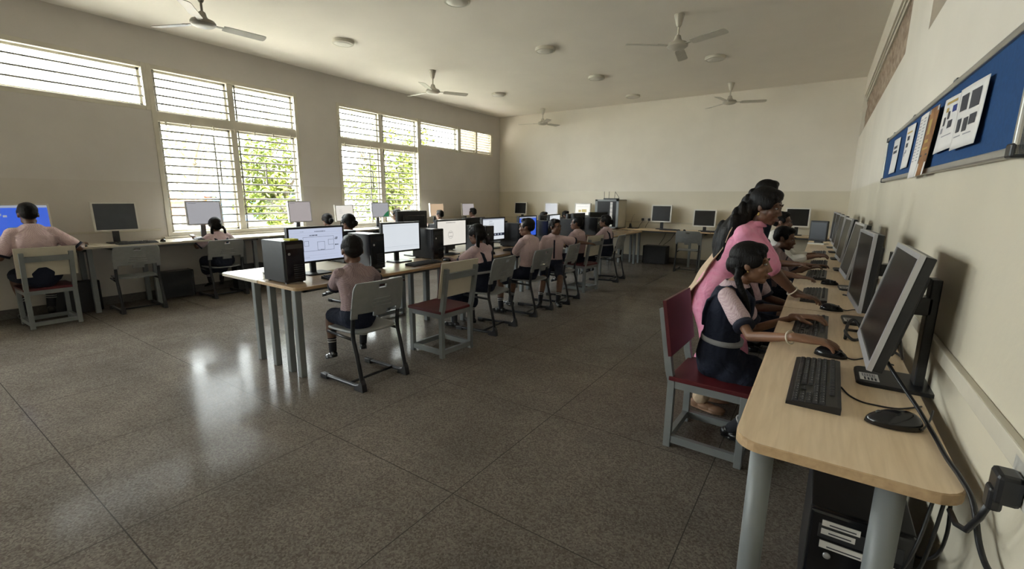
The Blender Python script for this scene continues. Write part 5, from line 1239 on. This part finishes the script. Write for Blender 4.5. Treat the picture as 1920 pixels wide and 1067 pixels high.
person('boy turned round to the aisle with his arm over a chair back', (-3.22, 5.82, 0), R(-145), .83, .535, .03, hands=((-2.84, 6.22, .84), (-3.28, 5.62, .60)), feet=((-2.95, 5.50, .075), (-3.16, 5.36, .075)), head=(.75, .0, 0), poleL=(-.3, -.8, -.5), group=TL)
person('boy in pink shirt on the far wooden chair, looking left', (-3.30, 6.82, 0), R(82), .84, .535, .06, hands=((-3.62, 6.70, .80), (-3.62, 7.05, .80)), head=(.25, .12, 0), group=TL)
person('farthest girl of the centre row in navy pinafore, dark hair tied back', (-3.26, 7.94, 0), R(88), .83, .535, .06, hands=((-3.60, 7.78, .80), (-3.60, 8.06, .80)), head=(.2, .06, 0), outfit='girl', hair='bun', group=TL)
# window side of the centre row
FG = 'students on the window side of the centre row'
person('child in checked collar behind the tall black computer, looking to the windows', (-5.50, 4.02, 0), R(100), .90, .545, .02, outfit='girl', hair='bun', hands=((-5.72, 3.9, .60), (-5.72, 4.2, .60)), group=FG, vox=.009)
person('child with only dark hair showing above the blue monitor, nearer of two', (-5.26, 8.94, 0), R(-90), .82, .535, .05, hands=((-4.72, 8.8, .80), (-4.72, 9.1, .80)), group=FG, vox=.01)
person('child with only dark hair showing before the yellow shapes monitor, farther of two', (-5.26, 10.0, 0), R(-90), .82, .535, .05, hands=((-4.72, 9.85, .80), (-4.72, 10.15, .80)), group=FG, vox=.01)
# along the window wall
WG = 'students along the window wall'
person('boy in pink shirt at the left edge reaching right to a mouse', (-7.30, 1.16, 0), R(90), .98, .56, .06, hands=((-7.56, .92, .90), (-7.50, 1.60, .90)), head=(0, .0, 0), poleR=(.6, -.2, -.6), shirt='shirt', group=WG, scale=1.06, hip_fwd=.0)
person('girl in navy pinafore with looped plaits in front of the nearer tall window', (-7.42, 3.13, 0), R(90), .80, .535, .20, hands=((-7.66, 2.86, .895), (-7.66, 3.36, .895)), outfit='girl', hair='plaits', head=(0, -.15, 0), group=WG)
person('girl with black hair seen from behind between the two tall windows', (-7.28, 4.88, 0), R(90), .82, .535, .08, hands=((-7.6, 4.7, .89), (-7.6, 5.05, .89)), outfit='girl', hair='bun', group=WG, vox=.01)
person('child in front of the right half of the farther tall window', (-7.28, 6.50, 0), R(92), .90, .535, .06, hands=((-7.62, 6.35, .89), (-7.62, 6.65, .89)), group=WG, vox=.01)
person('child in pale shirt in front of the orange screen', (-7.28, 7.80, 0), R(90), .84, .535, .08, hands=((-7.6, 7.65, .89), (-7.6, 7.95, .89)), shirt='white_cloth', group=WG, vox=.01)
person('child at the pale pink screen farthest along the window wall', (-7.28, 9.00, 0), R(90), .89, .535, .06, hands=((-7.62, 8.85, .89), (-7.62, 9.15, .89)), group=WG, vox=.01)
# right wall row
RG = 'people at the right wall desks'
person('girl with black plaits in navy pinafore on the red chair, right hand on a mouse', (-.43, 2.86, 0), R(-92), .92, .545, .12, neck_fwd=.055, girth=.76, arm=1.16, twist=-.10, hands=((-.06, 3.02, .835), (-.03, 2.44, .866)), palm=(None, (1, .05, -.03)), hand_s=1.22, feet=((-.22, 3.02, .08), (-.32, 2.96, .08)), head=(.02, .02, 0), outfit='girl', hair='plait_front', vox=.0042, skin='skin_mid', hs=1.0, curl=(.4, .24), poleR=(.15, -.45, -1), extra=girl_extra, group=RG)
person('woman in pink kurta with long wavy black hair bending over the desk', (-.57, 3.40, 0), R(-90), 1.0, .86, .39, side=0., hands=((-.12, 3.75, .86), (-.045, 3.40, .86)), palm=(None, (1, .05, -.1)), head=(-.25, -.22, 0), outfit='teacher', hair='long', stand=True, vox=.0055, hs=.99, poleR=(.5, -.3, -1), extra=teacher_extra, group=RG)
person('student in pale pink blouse half hidden beyond the front girl under the pink sleeve', (-.46, 3.92, 0), R(-90), .86, .535, .10, hands=((-.10, 4.02, .70), (-.14, 3.78, .72)), outfit='girl', hair='bun', vox=.008, group=RG)
person('student pointing at a screen with an outstretched left arm', (-.58, 4.72, 0), R(-90), .90, .535, .06, hands=((-.06, 4.68, .945), (-.06, 4.52, .85)), point=(True, False), palm=((1, -.1, .12), None), head=(0, -.1, 0), vox=.007, group=RG)
person('boy in pink shirt looking down at his screen past the pointing arm', (-.44, 5.42, 0), R(-94), .90, .535, .20, hands=((.0, 5.5, .85), (-.06, 5.25, .85)), head=(.0, -.18, 0), vox=.007, shirt='shirt_shaded', group=RG)
person('bearded man in white shirt with glasses at the far end of the right desks', (-.50, 6.35, 0), R(-90), 1.06, .56, .14, hands=((-.02, 6.45, .87), (-.03, 6.20, .87)), outfit='man', hair='man', head=(0, .02, 0), vox=.008, group=RG)
person('woman standing behind the pink kurta, only her dark haired head in view', (-.53, 5.07, 0), R(-90), 1.03, .90, .06, outfit='woman', hair='bun', stand=True, head=(.1, -.05, 0), vox=.009, group=RG)
